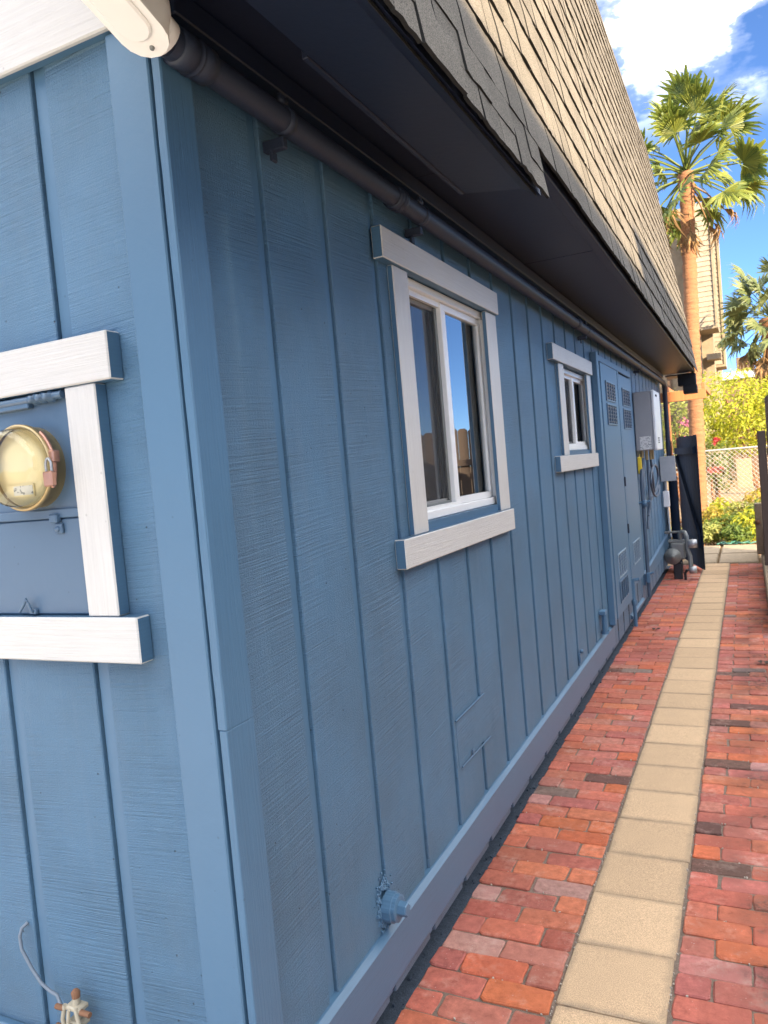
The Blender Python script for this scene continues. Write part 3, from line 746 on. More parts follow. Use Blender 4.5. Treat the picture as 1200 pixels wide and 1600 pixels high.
m = MB(); m.lathe((MX, 1.184, MZ), [(0, -.034), (.084, -.034)], 'y', 40, sm=False); m.box(MX - .055, MX + .03, 1.145, 1.1485, MZ - .062, MZ - .035); m.build('dial_face', 'cream_dial', meter)
m = MB(); m.box(MX - .03, MX + .028, 1.1435, 1.1448, MZ - .058, MZ - .038); m.build('rating_plate', 'printed_label', meter)
m = MB(); m.lathe((MX, 1.184, MZ), [(.0835, -.042), (.0825, -.068), (.078, -.076), (.066, -.080), (0, -.082)], 'y', 48); m.build('dome', 'meter_glass', meter)
m = MB(); m.tube([(MX + .0945 * math.cos(math.radians(-30 + i * 6)), 1.150, MZ + .0945 * math.sin(math.radians(-30 + i * 6))) for i in range(14)], .0045, 8)
m.box(MX + .088, MX + .103, 1.140, 1.160, MZ + .004, MZ + .03, ch=.003)
m.build('seal_ring', 'copper', meter)
pd = MB(); pd.box(-.326, -.300, 1.122, 1.137, 1.634, 1.666, ch=.003); pdo = thing('padlock', 'small copper coloured padlock hanging from the meter ring', 'padlock', (-.313, 1.13, 1.634)); pd.build('lock_body', 'copper', pdo)
m = MB(); m.tube([(-.321, 1.13, 1.665), (-.321, 1.13, 1.684), (-.3155, 1.13, 1.692), (-.3105, 1.13, 1.692), (-.305, 1.13, 1.684), (-.305, 1.13, 1.665)], .0028, 8); m.build('shackle', 'galvanised', pdo)

# ------------------------------------------------------------------ ground wire and clamp, pipe plug, taps
gw = MB(); gw.tube([(-.632, 1.199, .598), (-.636, 1.185, .592), (-.640, 1.180, .575), (-.636, 1.178, .545), (-.610, 1.180, .500), (-.585, 1.182, .468), (-.560, 1.182, .456), (-.533, 1.180, .452), (-.520, 1.176, .436), (-.508, 1.172, .424)], .0042, 8)
tag(gw.build('ground_wire', 'wire_grey'), 'thin grey ground wire curving down the front wall to a clamp', 'wire')
gc = thing('ground_clamp', 'rusty ground clamp on a short rod at the foot of the front wall', 'clamp', (-.46, 1.16, .06))
m = MB(); m.tube([(-.452, 1.165, -.05), (-.452, 1.165, .488)], .0085, 10); m.lathe((-.452, 1.165, .488), [(.0095, -.012), (.0105, .0), (.006, .006), (0, .007)], 'z', 10, 1); m.build('rod', ['corroded_metal', 'rust'], gc)
m = MB()
for zz in (.455, .42): m.box(-.475, -.430, 1.150, 1.180, zz - .006, zz + .006, ch=.003)
m.tube([(-.475, 1.152, .462), (-.482, 1.148, .43), (-.478, 1.150, .39)], .005, 8); m.tube([(-.440, 1.150, .462), (-.430, 1.148, .43), (-.437, 1.150, .385)], .005, 8); m.tube([(-.458, 1.146, .455), (-.462, 1.143, .42), (-.456, 1.146, .38)], .004, 8); m.build('jaw', 'corroded_metal', gc)
for xx, zz in ((-.490, .452), (-.412, .455), (-.495, .405)):
    m = MB(); m.tube([(xx - .014, 1.152, zz), (xx + .014, 1.152, zz)], .0065, 6); m.build('bolt', 'rust', gc)
pc = thing('pipe_plug', 'blue painted threaded pipe plug sticking out near the foot of the side wall', 'pipe plug', (0, 1.845, .385))
m = MB(); n = 48; prof = []
cy, cz = 1.845, .383
rings = []
for xx, r in ((.002, .030), (.003, .040), (.030, .040), (.032, .036), (.042, .036), (.044, .031)):
    rings.append([(xx, cy + (r + (.0016 if (j // 3) % 2 and r > .035 else 0)) * math.cos(2 * math.pi * j / n), cz + (r + (.0016 if (j // 3) % 2 and r > .035 else 0)) * math.sin(2 * math.pi * j / n)) for j in range(n)])
loft(m, rings); m.build('collar', 'smooth_blue_paint', pc)
m = MB(); loft(m, [[(xx, cy + r * math.cos(2 * math.pi * j / 6 + .2), cz + r * math.sin(2 * math.pi * j / 6 + .2)) for j in range(6)] for xx, r in ((.044, .021), (.066, .020), (.069, .017))]); m.build('hex_head', 'smooth_blue_paint', pc)
m = MB(); random.seed(3)
for i in range(300):
    a = U(0, 6.28); r = .034 + abs(random.gauss(0, .016)); yy = cy - .012 + r * math.cos(a) * .8; zz = cz + .008 + r * math.sin(a) * 1.35
    q = U(.0015, .0042); m.box(.0002, U(.002, .007), yy - q, yy + q, zz - q, zz + q, ch=q * .4, jit=q * .3)
tag(m.build('foam_collar', 'grained_blue_paint', pc), kind='stuff')
hb = thing('hose_bib', 'small blue painted tap fitting low on the wall before the utility doors', 'tap', (.02, 5.37, .36))
m = MB(); m.box(.0005, .045, 5.33, 5.41, .485, .515, ch=.004); m.tube([(.03, 5.37, .36), (.03, 5.37, .49)], .020, 10); m.lathe((.03, 5.37, .36), [(.028, -.01), (.028, .012)], 'z', 12); m.build('tap_body', 'smooth_blue_paint', hb)
kb = thing('wall_cleat', 'little painted bracket low on the side wall between grooves', 'bracket', (0, 4.6, .36))
m = MB(); m.box(.0005, .014, 4.575, 4.615, .35, .41, ch=.003); m.lathe((.02, 4.595, .42), [(0, -.012), (.013, -.01), (.013, .01), (0, .012)], 'x', 10); m.build('bracket_body', 'smooth_blue_paint', kb)

# ------------------------------------------------------------------ water heater and its pipes
wh = thing('water_heater', 'grey wall hung tankless water heater beyond the utility doors', 'water heater', (.1, 8.1, 1.6))
m = MB(); m.box(.004, .175, 7.90, 8.40, 1.595, 2.175, ch=.008); m.build('case', 'grey_box', wh)
m = MB(); m.box(.1755, .205, 7.895, 8.405, 1.590, 2.18, ch=.008); fc = m.build('front_cover', 'pale_plastic', wh)
m = MB()
for i in range(3): m.box(.2055, .2085, 8.02, 8.12, 1.66 + i * .022, 1.67 + i * .022)
m.box(.2055, .209, 8.0, 8.13, 2.12, 2.14); m.build('slots', 'dark_gap', fc)
m = MB(); m.box(.045, .150, 7.8975, 7.8995, 1.605, 1.735); m.build('rating_label', 'printed_label', wh)
for (xx, yy, r) in ((.05, 7.98, .014), (.08, 8.06, .016), (.11, 8.14, .012), (.12, 8.25, .012)):
    m = MB(); m.tube([(xx, yy, 1.50), (xx, yy, 1.6)], r, 10); m.build('pipe_stub', 'brass', wh)
gp = thing('water_pipe', 'blue painted pipe dropping down the wall below the grey heater', 'pipe', (.05, 7.8, .1))
m = MB(); m.tube([(.05, 7.98, 1.52), (.05, 7.95, 1.44), (.048, 7.86, 1.40), (.045, 7.82, 1.3), (.045, 7.80, .16)], .019, 10); m.tube([(.085, 8.06, 1.5), (.085, 8.02, 1.05), (.07, 7.95, .95)], .013, 8); m.build('riser', 'cable_blue', gp)
m = MB(); m.tube([(.0, 7.80, 1.085), (.115, 7.80, 1.10)], .014, 8); m.lathe((.06, 7.80, 1.08), [(0, -.035), (.026, -.03), (.026, .03), (0, .035)], 'z', 10); m.build('valve_lever', 'smooth_blue_paint', gp)
m = MB(); m.box(.028, .066, 7.77, 7.83, .30, .40, ch=.006); m.tube([(.045, 7.8, .38), (.10, 7.8, .40)], .012, 8); m.build('lower_tee', 'smooth_blue_paint', gp)
lp = thing('gas_stub', 'small painted pipe stub between the utility doors near the ground', 'pipe', (.05, 6.73, .3))
m = MB(); m.tube([(.047, 6.735, .1), (.047, 6.735, .46), (.05, 6.735, .50), (.10, 6.74, .505)], .016, 10); m.lathe((.047, 6.735, .30), [(.02, -.02), (.024, -.01), (.024, .02), (.02, .03)], 'z', 10); m.build('stub_pipe', 'smooth_blue_paint', lp)
yt = MB(); yt.box(.012, .052, 7.86, 7.875, 1.37, 1.535, ch=.006); yt.tube([(.03, 7.868, 1.53), (.035, 7.9, 1.56)], .003, 6); tag(yt.build('warning_tag', 'yellow_tag'), 'yellow tag hanging under the grey water heater', 'tag')
cl = MB(); pts = []
for i in range(41):
    a = i / 40; t = a * 2 * math.pi * 1.15 - 1.3
    pts.append((.085 + .02 * math.sin(t * .5), 8.45 + .46 * math.cos(t) + .12 * a, 1.30 + .155 * math.sin(t) - .05 * a))
cl.tube([(.10, 8.2, 1.58), (.10, 8.22, 1.50)] + pts + [(.05, 8.2, 1.05), (.04, 8.1, .8)], .012, 8); tag(cl.build('cable_loop', 'cable_blue'), 'dark flexible cable looped below the grey water heater', 'cable')

# ------------------------------------------------------------------ far end of the wall: boxes, meter, gate, trellis
jb = thing('junction_box', 'square grey junction box on the far end of the wall', 'electrical box', (.1, 10.0, 1.2))
m = MB(); m.box(.02, .185, 9.95, 10.05, 1.20, 1.49, ch=.006); m.build('box_body', 'grey_box', jb)
m = MB(); m.box(.012, .193, 9.938, 9.9495, 1.195, 1.503, ch=.004); m.build('box_cover', 'galvanised', jb)
m = MB(); m.tube([(.06, 10.0, 1.2), (.06, 10.0, 1.08)], .016, 10); m.tube([(.065, 10.0, .87), (.072, 10.0, .6), (.085, 9.98, .5)], .012, 10); m.build('box_conduit', 'galvanised', jb)
ob = MB(); ob.box(.022, .095, 9.96, 10.03, .875, 1.075, ch=.008); ob.box(.03, .05, 9.952, 9.9595, .98, 1.02, ch=.002); tag(ob.build('outlet_box', 'pale_plastic'), 'narrow pale conduit box below the square grey junction box', 'electrical box')
sp = MB(); sp.tube([(.12, 10.3, -.02), (.12, 10.3, 1.2)], .055, 16); sp.lathe((.12, 10.3, 1.2), [(.055, 0), (.06, .01), (.06, .03), (0, .04)], 'z', 16); tag(sp.build('stand_pipe', 'gate_paint'), 'thick dark blue standpipe behind the gas meter', 'pipe')
gm = thing('gas_meter', 'grey round gas meter with pipework at the far end of the wall', 'gas meter', (.15, 9.8, 0))
m = MB(); m.lathe((.105, 9.80, .285), [(0, -.06), (.05, -.06), (.055, -.05), (.09, -.045), (.10, -.03), (.10, .04), (.085, .06), (.04, .07)], 'y', 28); m.lathe((.105, 9.74, .285), [(0, -.02), (.022, -.02), (.026, 0)], 'y', 12); m.build('diaphragm', 'grey_metal', gm)
m = MB(); m.box(.08, .25, 9.78, 9.92, .24, .45, ch=.02); m.box(.06, .24, 9.80, 9.90, .45, .48, ch=.006); m.build('meter_body', 'grey_metal', gm)
m = MB(); m.tube([(.20, 9.84, .46), (.20, 9.83, .55), (.22, 9.82, .58), (.255, 9.81, .57), (.275, 9.80, .52), (.275, 9.80, .36), (.30, 9.79, .28), (.305, 9.78, .14), (.29, 9.76, .10)], .026, 12); m.tube([(.02, 9.86, .57), (.19, 9.85, .575)], .014, 8); m.build('meter_pipe', 'grey_metal', gm)
m = MB(); m.lathe((.335, 9.80, .43), [(0, -.05), (.05, -.045), (.055, 0), (.05, .05), (0, .055)], 'x', 14); m.build('regulator', 'galvanised', gm)
m = MB(); m.lathe((.325, 9.78, .115), [(0, -.045), (.045, -.04), (.045, .04), (0, .045)], 'x', 14); m.build('regulator', 'galvanised', gm)
m = MB(); m.tube([(.235, 9.78, -.03), (.235, 9.78, .08), (.26, 9.77, .12)], .016, 8); m.box(.10, .2, 9.82, 9.9, -.03, .2, ch=.01); m.build('meter_stand', 'black_rubber', gm)
# gate, swung open: dog-eared boards between free end and hinge post
A = Vector((.425, 10.32, 0)); B = Vector((.115, 11.40, 0)); D = (B - A); GL = D.length; D.normalize(); Nn = Vector((D.y, -D.x, 0))
gate = thing('garden_gate', 'dark blue wooden gate swung open at the end of the path', 'gate', A)
rotz = math.atan2(D.y, D.x)
nb = 8; bw = GL / nb
gm_ = []
for v in range(3):
    b = MB(); h = 1.735 + U(-.006, .006); b.prism([(.002, .03), (bw - .002, .03), (bw - .002, h - .025), (bw - .028, h), (.028, h), (.002, h - .025)], 'y', -.009, .009); gm_.append(b.mesh('gate_board', 'gate_paint'))
for i in range(nb):
    o = link('gate_board', gm_[i % 3], gate, A + D * (bw * i) - A); o.rotation_euler = (0, 0, rotz)
def gbar(name, u0, z0, u1, z1, hgt):
    b = MB(); side = .010
    b.add([(u0, side, z0), (u1, side, z1), (u1, side, z1 + hgt), (u0, side, z0 + hgt), (u0, side + .038, z0), (u1, side + .038, z1), (u1, side + .038, z1 + hgt), (u0, side + .038, z0 + hgt)],
          [(0, 1, 2, 3), (7, 6, 5, 4), (0, 4, 5, 1), (3, 2, 6, 7), (0, 3, 7, 4), (1, 5, 6, 2)])
    o = b.build(name, 'gate_paint', gate, Vector((0, 0, 0))); o.rotation_euler = (0, 0, rotz)
gbar('gate_rail', .02, 1.50, GL - .02, 1.50, .09); gbar('gate_rail', .02, .30, GL - .02, .30, .09); gbar('gate_brace', .03, .39, GL - .05, 1.40, .09)
tr = thing('trellis', 'orange wooden post and beam standing at the far end of the house', 'trellis', (0, 11.4, 0))
m = MB(); m.box(-.03, .045, 11.42, 11.51, -.05, 2.33, ch=.004); m.build('post', 'orange_wood', tr)
m = MB(); m.box(-.06, .53, 11.38, 11.415, 2.235, 2.372, ch=.004); m.build('beam', 'orange_wood', tr)
m = MB()
for xx in (.0, .48): m.box(xx, xx + .04, 11.40, 13.2, 2.375, 2.46, ch=.004)
m.build('rafter', 'orange_wood', tr)

# ------------------------------------------------------------------ right side: kerb wall and fence
cw = tag(MB().box(1.085, 1.135, 6.9, 11.9, -.08, .20, ch=.01).box(1.137, 1.30, 9.53, 12.0, -.08, .56, ch=.012).build('kerb_wall', 'block_tan'), 'low tan masonry kerb wall along the right edge of the path', 'wall')
fn = thing('wooden_fence', 'dark brown dog eared board fence at the right side of the path', 'fence', (1.15, 9.46, 0))
fm = []
for v in range(4):
    b = MB(); h = 2.085 + U(-.015, .015); b.prism([(-.066, .05), (.066, .05), (.066, h - .03), (.036, h), (-.036, h), (-.066, h - .03)], 'x', -.010, .010); fm.append(b.mesh('fence_board', 'fence_wood'))
def fboards(p0, p1):
    p0 = Vector(p0); p1 = Vector(p1); d = p1 - p0; n_ = int(d.length / .138); a_ = math.atan2(d.y, d.x) - math.pi / 2
    for i in range(n_):
        p = p0 + d * ((i + .5) / n_); o = link('fence_board', random.choice(fm), fn, p - fn.location + Vector((0, 0, U(-.012, .012)))); o.rotation_euler = (0, 0, a_ + U(-.02, .02))
fboards((1.19, 9.46, 0), (3.62, 9.46, 0)); fboards((3.65, 9.42, 0), (3.65, 2.6, 0))
for zz in (.52, 1.42):
    m = MB(); m.box(3.662, 3.70, 2.55, 9.45, zz, zz + .085, ch=.003); m.build('fence_rail', 'fence_wood', fn)
    m = MB(); m.box(1.19, 3.66, 9.472, 9.51, zz, zz + .085, ch=.003); m.build('fence_rail', 'fence_wood', fn)
    m = MB(); m.box(1.19, 3.60, 9.41, 9.448, zz + .18, zz + .265, ch=.003); m.build('fence_rail', 'fence_wood', fn)
for xx, yy in ((3.76, 2.65), (3.76, 6.0), (3.74, 9.4)):
    m = MB(); m.box(xx - .046, xx + .046, yy - .046, yy + .046, -.1, 2.1, ch=.006); m.build('fence_post', 'fence_wood', fn)
m = MB(); m.box(1.10, 1.185, 9.42, 9.505, -.1, 1.70, ch=.006); m.build('fence_post', 'fence_wood', fn)
pp = MB(); pp.box(1.03, 1.115, 10.35, 10.47, .20, .83, ch=.01); pp.lathe((1.06, 10.34, .60), [(.028, 0), (.03, -.012), (.0, -.014)], 'y', 12, 1); tag(pp.build('stub_post', ['block_tan', 'rust']), 'short pale stub post beside the dark fence end', 'post')

# ------------------------------------------------------------------ vegetation
def leaves(mb, c, rad, n, s0, s1, mi=0, shell=.55, asp=.45):
    c = Vector(c)
    for _ in range(n):
        while True:
            d = Vector((U(-1, 1), U(-1, 1), U(-1, 1)))
            if .05 < d.length < 1: break
        d.normalize(); r = shell + (1 - shell) * R() ** .6
        bump_ = 1 + .16 * math.sin(d.x * 7 + c.x * 3) * math.cos(d.z * 6 + c.y) + .1 * math.sin(d.y * 11)
        p = c + Vector((d.x * rad[0], d.y * rad[1], d.z * rad[2])) * r * bump_
        s = U(s0, s1); nrm = (d + Vector((U(-1, 1), U(-1, 1), U(-.4, 1.2))) * .9).normalized()
        a = nrm.orthogonal().normalized(); a = (Matrix.Rotation(U(0, 6.28), 3, nrm) @ a); b = nrm.cross(a)
        tip = a * s - nrm * s * .25
        mb.add([p - a * s * .2, p + b * s * asp * .5 + a * s * .35, p + tip, p - b * s * asp * .5 + a * s * .35], [(0, 1, 2, 3)], mi)
def shrub(name, label, cat, base, crowns, mat, n, s0, s1, stems=5, group=None, extra=None):
    t = thing(name, label, cat, base, group)
    m = MB()
    for (c, rad, k) in crowns: leaves(m, c, rad, int(n * k), s0, s1)
    if extra:
        for (c, rad, k, mi) in extra[1]: leaves(m, c, rad, k, s0, s1, mi)
    m.build('crown', [mat] + (extra[0] if extra else []), t)
    b = MB()
    for i in range(stems):
        c, rad, k = crowns[i % len(crowns)]; e = Vector(c) + Vector((U(-.4, .4) * rad[0], U(-.4, .4) * rad[1], U(0, .5) * rad[2])); s_ = Vector(base) + Vector((U(-.1, .1), U(-.1, .1), -.05))
        mid = s_.lerp(e, .5) + Vector((U(-.1, .1), U(-.1, .1), .05)); b.tube([s_, mid, e], [.035, .025, .012] if rad[2] > .5 else [.012, .009, .005], 6)
    b.build('stem', 'rust' if False else 'palm_bark', t); return t
random.seed(31)
shrub('lime_tree', 'bright lime green bushy tree filling the view beyond the gate', 'tree', (1.3, 17.2, 0),
      [((.75, 17.0, 2.35), (.75, .8, .72), 1), ((1.7, 17.3, 2.2), (.9, .9, .75), 1), ((1.1, 16.7, 1.75), (.8, .6, .45), .6), ((.35, 17.3, 1.95), (.5, .6, .55), .4), ((2.5, 17.6, 1.9), (.9, .9, .8), .5)], 'lime_leaf', 2400, .05, .10, 8)
shrub('flowering_shrub', 'pale green shrub with pink blossoms seen past the orange post', 'shrub', (-.2, 16.0, 0),
      [((-.15, 16.0, 1.9), (.55, .6, .75), 1), ((-.7, 16.2, 1.6), (.6, .6, .7), .8)], 'pale_leaf', 1700, .05, .09, 5, None, (['pink_flower'], [((-.05, 15.5, 2.05), (.12, .1, .10), 40, 1), ((.0, 15.5, 1.72), (.13, .1, .10), 40, 1), ((.1, 15.5, 2.3), (.1, .1, .08), 25, 1)]))
shrub('red_flower_bush', 'low bush with a cluster of red flowers in front of the lime tree', 'shrub', (.45, 15.9, 0),
      [((.47, 16.0, 1.2), (.35, .3, .55), 1)], 'garden_leaf', 700, .05, .09, 4, None, (['red_flower'], [((.47, 15.75, 1.66), (.07, .06, .07), 34, 1)]))
cover_spots = [(.62, 13.9, .42, .34, 'garden_leaf', 'leafy green plant with upright foliage behind the stepping slabs'), (1.02, 13.6, .36, .40, 'lime_leaf', 'bright lime plant at the right edge of the garden bed'),
               (.42, 14.4, .30, .42, 'yellow_leaf', 'yellowish shrub at the left of the garden bed'), (.85, 14.6, .34, .46, 'pale_leaf', 'pale leafy plant in the middle of the garden bed'),
               (.52, 15.0, .30, .5, 'lime_leaf', 'lime plant at the foot of the chain link fence'), (1.15, 15.0, .40, .62, 'yellow_leaf', 'tall yellow green plant against the chain link fence'),
               (.78, 13.35, .26, .24, 'garden_leaf', 'low dark green plant at the edge of the slabs'), (.35, 13.5, .22, .26, 'pale_leaf', 'small pale plant beside the open gate'), (1.25, 14.2, .38, .5, 'garden_leaf', 'bushy green plant half hidden by the fence end')]
for (x, y, r, h, mt, lb_) in cover_spots:
    shrub('garden_plant', lb_, 'plant', (x, y, 0), [((x, y, h * .62), (r, r * 1.1, h * .62), 1)], mt, 560, .05, .11, 5, 'plants in the garden bed')
gcv = MB(); random.seed(77)
for i in range(5200):
    x = U(-1.2, 2.4); y = U(13.1, 17.5); z = U(-.05, .16) + .1 * math.sin(x * 5) * math.sin(y * 3)
    s = U(.03, .08); a = U(0, 6.28); d = Vector((math.cos(a), math.sin(a), U(-.2, .9))).normalized(); q = Vector((-math.sin(a), math.cos(a), 0)); p = Vector((x, y, z))
    gcv.add([p, p + d * s * .5 + q * s * .25, p + d * s, p + d * s * .5 - q * s * .25], [(0, 1, 2, 3)], 0 if R() < .6 else 1)
tag(gcv.build('ground_cover', ['pale_leaf', 'yellow_leaf']), kind='stuff')

def frond_mesh(L_pet, Rf, nb, span_deg=230, droop=.25):
    """one fan frond pointing along +x: petiole then a fan of folded segments that droop at the tips"""
    m = MB(); pts = [(0, 0, 0), (L_pet * .5, 0, .03 * L_pet), (L_pet, 0, -.04 * L_pet)]
    m.tube(pts, [.022, .016, .011], 5, 1)
    o = Vector(pts[-1]); span = math.radians(span_deg)
    for i in range(nb):
        if R() < .10: continue
        dr = droop * U(.2, 2.0)
        a = -span / 2 + span * i / (nb - 1); l = Rf * (1 - .32 * abs(a) / (span / 2)) * U(.72, 1.1)
        d = Vector((math.cos(a), math.sin(a), 0)); q = Vector((-math.sin(a), math.cos(a), 0)); wdt = l * span / nb * .5
        up = Vector((0, 0, 1)); p1 = o + d * l * .5 + up * (.05 * l); p2 = o + d * l * .82 - up * dr * l * .30 + q * l * U(-.03, .03); p3 = o + d * l * U(.86, .98) - up * dr * l * U(.7, 1.3) + q * l * U(-.07, .07)
        fold = up * wdt * .35
        m.add([o, p1 + q * wdt - fold, p1 + fold, p1 - q * wdt - fold], [(0, 1, 2), (0, 2, 3)])
        m.add([p1 + q * wdt - fold, p1 + fold, p1 - q * wdt - fold, p2 + q * wdt * .5, p2, p2 - q * wdt * .5], [(0, 3, 4, 1), (1, 4, 5, 2)])
        m.add([p2 + q * wdt * .5, p2, p2 - q * wdt * .5, p3], [(0, 3, 1), (1, 3, 2)])
    return m
def palm(label, base, lean, h, r0, r1, fr, green, dry, n_green, n_dry, seed, scale=1.0, skirt_n=0):
    random.seed(seed)
    t = thing('palm_tree', label, 'palm tree', base)
    m = MB(); pts = []; rs = []; n = 84
    for i in range(n + 1):
        f = i / n; pts.append((base[0] + lean[0] * f, base[1] + lean[1] * f, h * f - .1)); k = r0 + (r1 - r0) * f
        if f < .06: k *= 1.25 - f * 4
        if f > .9: k *= 1 + (f - .9) * 2.6
        rs.append(k * (U(1.02, 1.09) if i % 2 else U(.92, .98)))
    m.tube(pts, rs, 14); m.build('trunk', 'palm_bark', t); random.seed(seed)
    top = Vector(pts[-1])
    gm1 = [frond_mesh(U(.55, 1.0) * scale, U(.44, .60) * scale, 26, U(170, 240), U(.05, .45)).mesh('frond', [green, green]) for _ in range(7)]
    dm1 = [frond_mesh(U(.55, .85) * scale, U(.40, .55) * scale, 15, U(60, 110), U(.4, .8)).mesh('frond', [dry, dry]) for _ in range(3)]
    for i in range(n_green):
        az = i * 2.39996 + U(-.2, .2); el = math.radians(82 - 128 * ((i + .5) / n_green) ** .9) + U(-.2, .2)
        o = link('frond', random.choice(gm1), t); o.matrix_parent_inverse = Matrix.Identity(4); o.location = top + Vector((0, 0, .10 - .22 * i / n_green)) - Vector(base)
        o.rotation_euler = (U(-1.1, 1.1), -el, az)
    for i in range(n_dry):
        az = i * 2.39996 + 1 + U(-.4, .4); el = math.radians(U(-80, -35))
        o = link('dry_frond', random.choice(dm1), t); o.matrix_parent_inverse = Matrix.Identity(4); o.location = top + Vector((0, 0, -.12 - .1 * R())) - Vector(base); o.rotation_euler = (U(-.5, .5), -el, az)
    for i in range(skirt_n):
        az = i * 2.39996; el = math.radians(U(-88, -70)); zz = -.25 - 1.5 * i / skirt_n
        o = link('dry_frond', random.choice(dm1), t); o.matrix_parent_inverse = Matrix.Identity(4); o.location = top + Vector((0, 0, zz)) - Vector(base); o.rotation_euler = (U(-.4, .4), -el, az)
    return t
palm('tall fan palm with a slim reddish trunk rising behind the house', (.14, 15.0, 0), (.15, 0, 0), 6.55, .138, .115, None, 'palm_leaf', 'dry_frond', 42, 9, 41, 1.15)
palm('shaggy palm with a skirt of dead fronds at the far right', (1.85, 26.0, 0), (0, 0, 0), 5.3, .28, .26, None, 'dark_palm_leaf', 'dry_frond', 44, 8, 42, 1.6, 26)

# ------------------------------------------------------------------ chain link fence and things behind it
cf = thing('chain_link_fence', 'chain link fence between the garden bed and the lime tree', 'fence', (.6, 15.6, 0))
m = MB()
for xx in (.02, 1.75): m.tube([(xx, 15.6, -.1), (xx, 15.6, 1.52)], .028, 8); 
m.build('post', 'galvanised', cf)
m = MB(); m.tube([(-1.6, 15.6, 1.48), (3.2, 15.6, 1.48)], .018, 8); m.build('top_rail', 'galvanised', cf)
m = MB(); st = .085
for i in range(int((4.8 + 1.5) / st)):
    for sg in (1, -1):
        x0 = -1.6 - 1.45 + i * st if sg > 0 else -1.6 + i * st
        a, b = (x0, .03), (x0 + 1.45 * 1, 1.46) if sg > 0 else (x0 - 1.45, 1.46)
        (ax, az), (bx, bz) = a, b
        def clip(px_, pz_, qx, qz, lim):
            t_ = (lim - px_) / (qx - px_); return lim, pz_ + (qz - pz_) * t_
        pts = [(ax, az), (bx, bz)]
        if max(ax, bx) < -1.6 or min(ax, bx) > 3.2: continue
        q = []
        for (p_, o_) in ((pts[0], pts[1]), (pts[1], pts[0])):
            if p_[0] < -1.6: q.append(clip(p_[0], p_[1], o_[0], o_[1], -1.6))
            elif p_[0] > 3.2: q.append(clip(p_[0], p_[1], o_[0], o_[1], 3.2))
            else: q.append(p_)
        m.tube([(q[0][0], 15.6 + sg * .004, q[0][1]), (q[1][0], 15.6 + sg * .004, q[1][1])], .0035, 4, cap=False)
tag(m.build('wire_mesh', 'galvanised', cf), kind='stuff')
t_ = MB(); t_.box(.28, .58, 15.85, 15.9, 1.02, 1.16, ch=.006); tag(t_.build('red_board', 'red_panel'), 'small red board seen behind the chain link fence', 'board')
t_ = MB(); t_.box(.78, 1.05, 15.86, 15.92, .72, 1.28, ch=.008); tag(t_.build('tan_board', 'tan_panel'), 'tan upright board behind the chain link fence', 'board')
t_ = MB(); t_.box(.12, .20, 15.2, 15.28, -.05, 1.25, ch=.008); tag(t_.build('timber_post', 'tan_panel'), 'pale timber post in front of the chain link fence', 'post')
t_ = MB(); t_.tube([(.27, 12.6, -.05), (.275, 12.6, .6), (.285, 12.6, 1.45)], .016, 8); t_.lathe((.278, 12.6, .86), [(.016, -.03), (.03, -.025), (.03, .025), (.016, .03)], 'z', 10); tag(t_.build('garden_stake', 'grey_metal'), 'thin grey stake standing just past the gate', 'stake')
h_ = MB(); pts = [(U(.55, .98), 12.98 + .1 * math.sin(i), .02 + .012 * (i % 3)) for i in range(5)]
pts = [(.48 + .035 * i + .02 * math.sin(i * 2.1), 13.02 + .07 * math.sin(i * 1.3), .02 + .012 * abs(math.sin(i * .9))) for i in range(17)]
h_.tube(pts, .012, 8); h_.tube([(p[0] + .05, p[1] + .06 * math.cos(i), p[2] + .012) for i, p in enumerate(pts[:13])], .012, 8); tag(h_.build('garden_hose', 'hose_green'), 'green garden hose lying behind the stepping slabs', 'hose')
for (x, y, lb_) in ((.16, 7.02, 'dry dark leaf lying on the bricks before the utility doors'), (1.02, 5.98, 'dry dark leaf lying on the bricks by the right kerb')):
    m = MB(); random.seed(int(x * 100)); 
    for i in range(9):
        a = U(0, 6.28); p = Vector((x + U(-.03, .03), y + U(-.05, .05), .008 + U(0, .012))); s = U(.02, .05); d = Vector((math.cos(a), math.sin(a), U(-.1, .4))); q = Vector((-math.sin(a), math.cos(a), U(-.3, .3)))
        m.add([p, p + d * s * .5 + q * s * .3, p + d * s, p + d * s * .5 - q * s * .3], [(0, 1, 2, 3)])
    tag(m.build('fallen_leaf', 'dead_leaf'), lb_, 'leaf', 'dry leaves on the path')

# ------------------------------------------------------------------ buildings beyond
ap = thing('apartment_block', 'tall beige apartment block with clapboard bays behind the palm', 'building', (-3, 30, 0))
m = MB(); m.box(-9, .12, 30, 42, -.1, 10.1); m.build("wall", "stucco_beige", ap)
def clap(x0, x1, y0, y1, z0, z1, name):
    b = MB(); b.box(x0 + .02, x1 - .001, y0 + .02, y1, z0 + .02, z1)
    n = int((z1 - z0) / .17)
    for i in range(n):
        z = z0 + i * .17; b.add([(x0, y0 - .012, z), (x1, y0 - .012, z), (x1, y0 + .012, z + .165), (x0, y0 + .012, z + .165), (x0, y0 + .03, z), (x1, y0 + .03, z)], [(0, 1, 2, 3), (0, 4, 5, 1)])
    bay = b.build(name, 'siding_beige', ap)
    t2 = MB(); t2.box(x1, x1 + .07, y0 - .05, y1, z0 - .02, z1 + .1); t2.box(x0 - .07, x0, y0 - .05, y1, z0 - .02, z1 + .1); t2.box(x0 - .07, x1 + .07, y0 - .05, y1, z0 - .1, z0 - .022); t2.build('corner_trim', 'stucco_beige', bay)
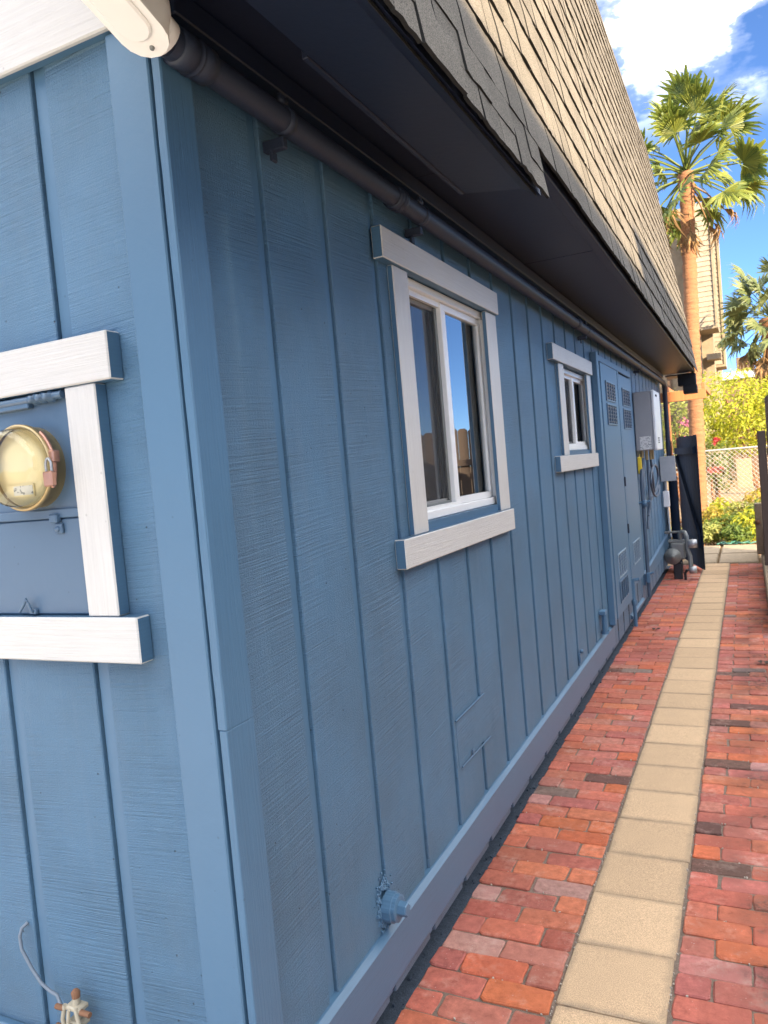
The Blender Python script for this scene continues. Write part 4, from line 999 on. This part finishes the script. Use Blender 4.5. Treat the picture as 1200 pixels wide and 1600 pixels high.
clap(-.52, .27, 28.7, 30.0, 5.62, 9.8, 'bay'); clap(-.35, .40, 31.5, 33.0, 4.55, 9.5, 'bay')
m = MB(); m.box(-.60, -.25, 29.2, 29.998, -.1, 5.5); m.box(-.1, .36, 29.3, 29.998, 4.55, 4.75); m.build('pier', 'stucco_beige', ap)
m = MB(); m.box(-1.5, -1.36, 29.93, 29.998, 2.0, 10.0); m.box(-2.6, -1.9, 29.95, 29.998, 6.5, 8.0); m.build('downpipe', 'brown_block', ap)
rh = thing('roofed_house', 'distant low house with a pale flat roof behind the lime tree', 'house', (1.0, 40, 0))
m = MB(); m.box(-3, 6, 40.2, 46, -.1, 4.55); m.build('wall', 'brown_block', rh)
m = MB(); m.box(-3.2, 6.2, 40.0, 46.2, 4.56, 4.9, ch=.03); m.build('roof', 'pale_roof', rh)
m = MB(); m.box(.75, 1.55, 42, 43, 4.91, 5.75, ch=.02); m.build('chimney', 'brown_block', rh)
nh = thing('unseen_neighbour_house', 'unseen stuccoed house beyond the right hand fence, stepped and slanted to cast the roof shadow', 'house', (11, 0, 0))
XC = 9.0; tn = math.tan(SUN_EL) * math.hypot(1, SUN_AZ)
def capz(z, x=.42): return z + (XC - x) * tn
za, zb2 = capz(2.722), capz(3.150)
yk = lambda y: y - (XC - .42) * SUN_AZ
m = MB(); DX = 5.0; DY = -DX * SUN_AZ  # unseen house: block heights and slanted ends shaped to cast the shade
for a_, b_, t_ in ((-9.3, yk(1.02), za + 1.6), (yk(1.02) + .004, yk(5.44), za), (yk(5.44) + .004, yk(11.06), zb2)):
    m.prism([(XC, a_), (XC + DX, a_ + DY), (XC + DX, b_ + DY), (XC, b_)], 'z', -.1, t_); m.build('wall', 'neighbour_stucco', nh)
m = MB()
for yy in (-10, -5.0, -.5):
    m.box(XC - .04, XC - .001, yy, yy + 1.2, 1.1, 2.3, ch=.01)
m.build('window', 'white_vinyl', nh)

for o in list(S.objects):
    if o.type == 'MESH' and o.parent is None and 'kind' not in o and 'category' not in o: o['kind'] = 'structure'
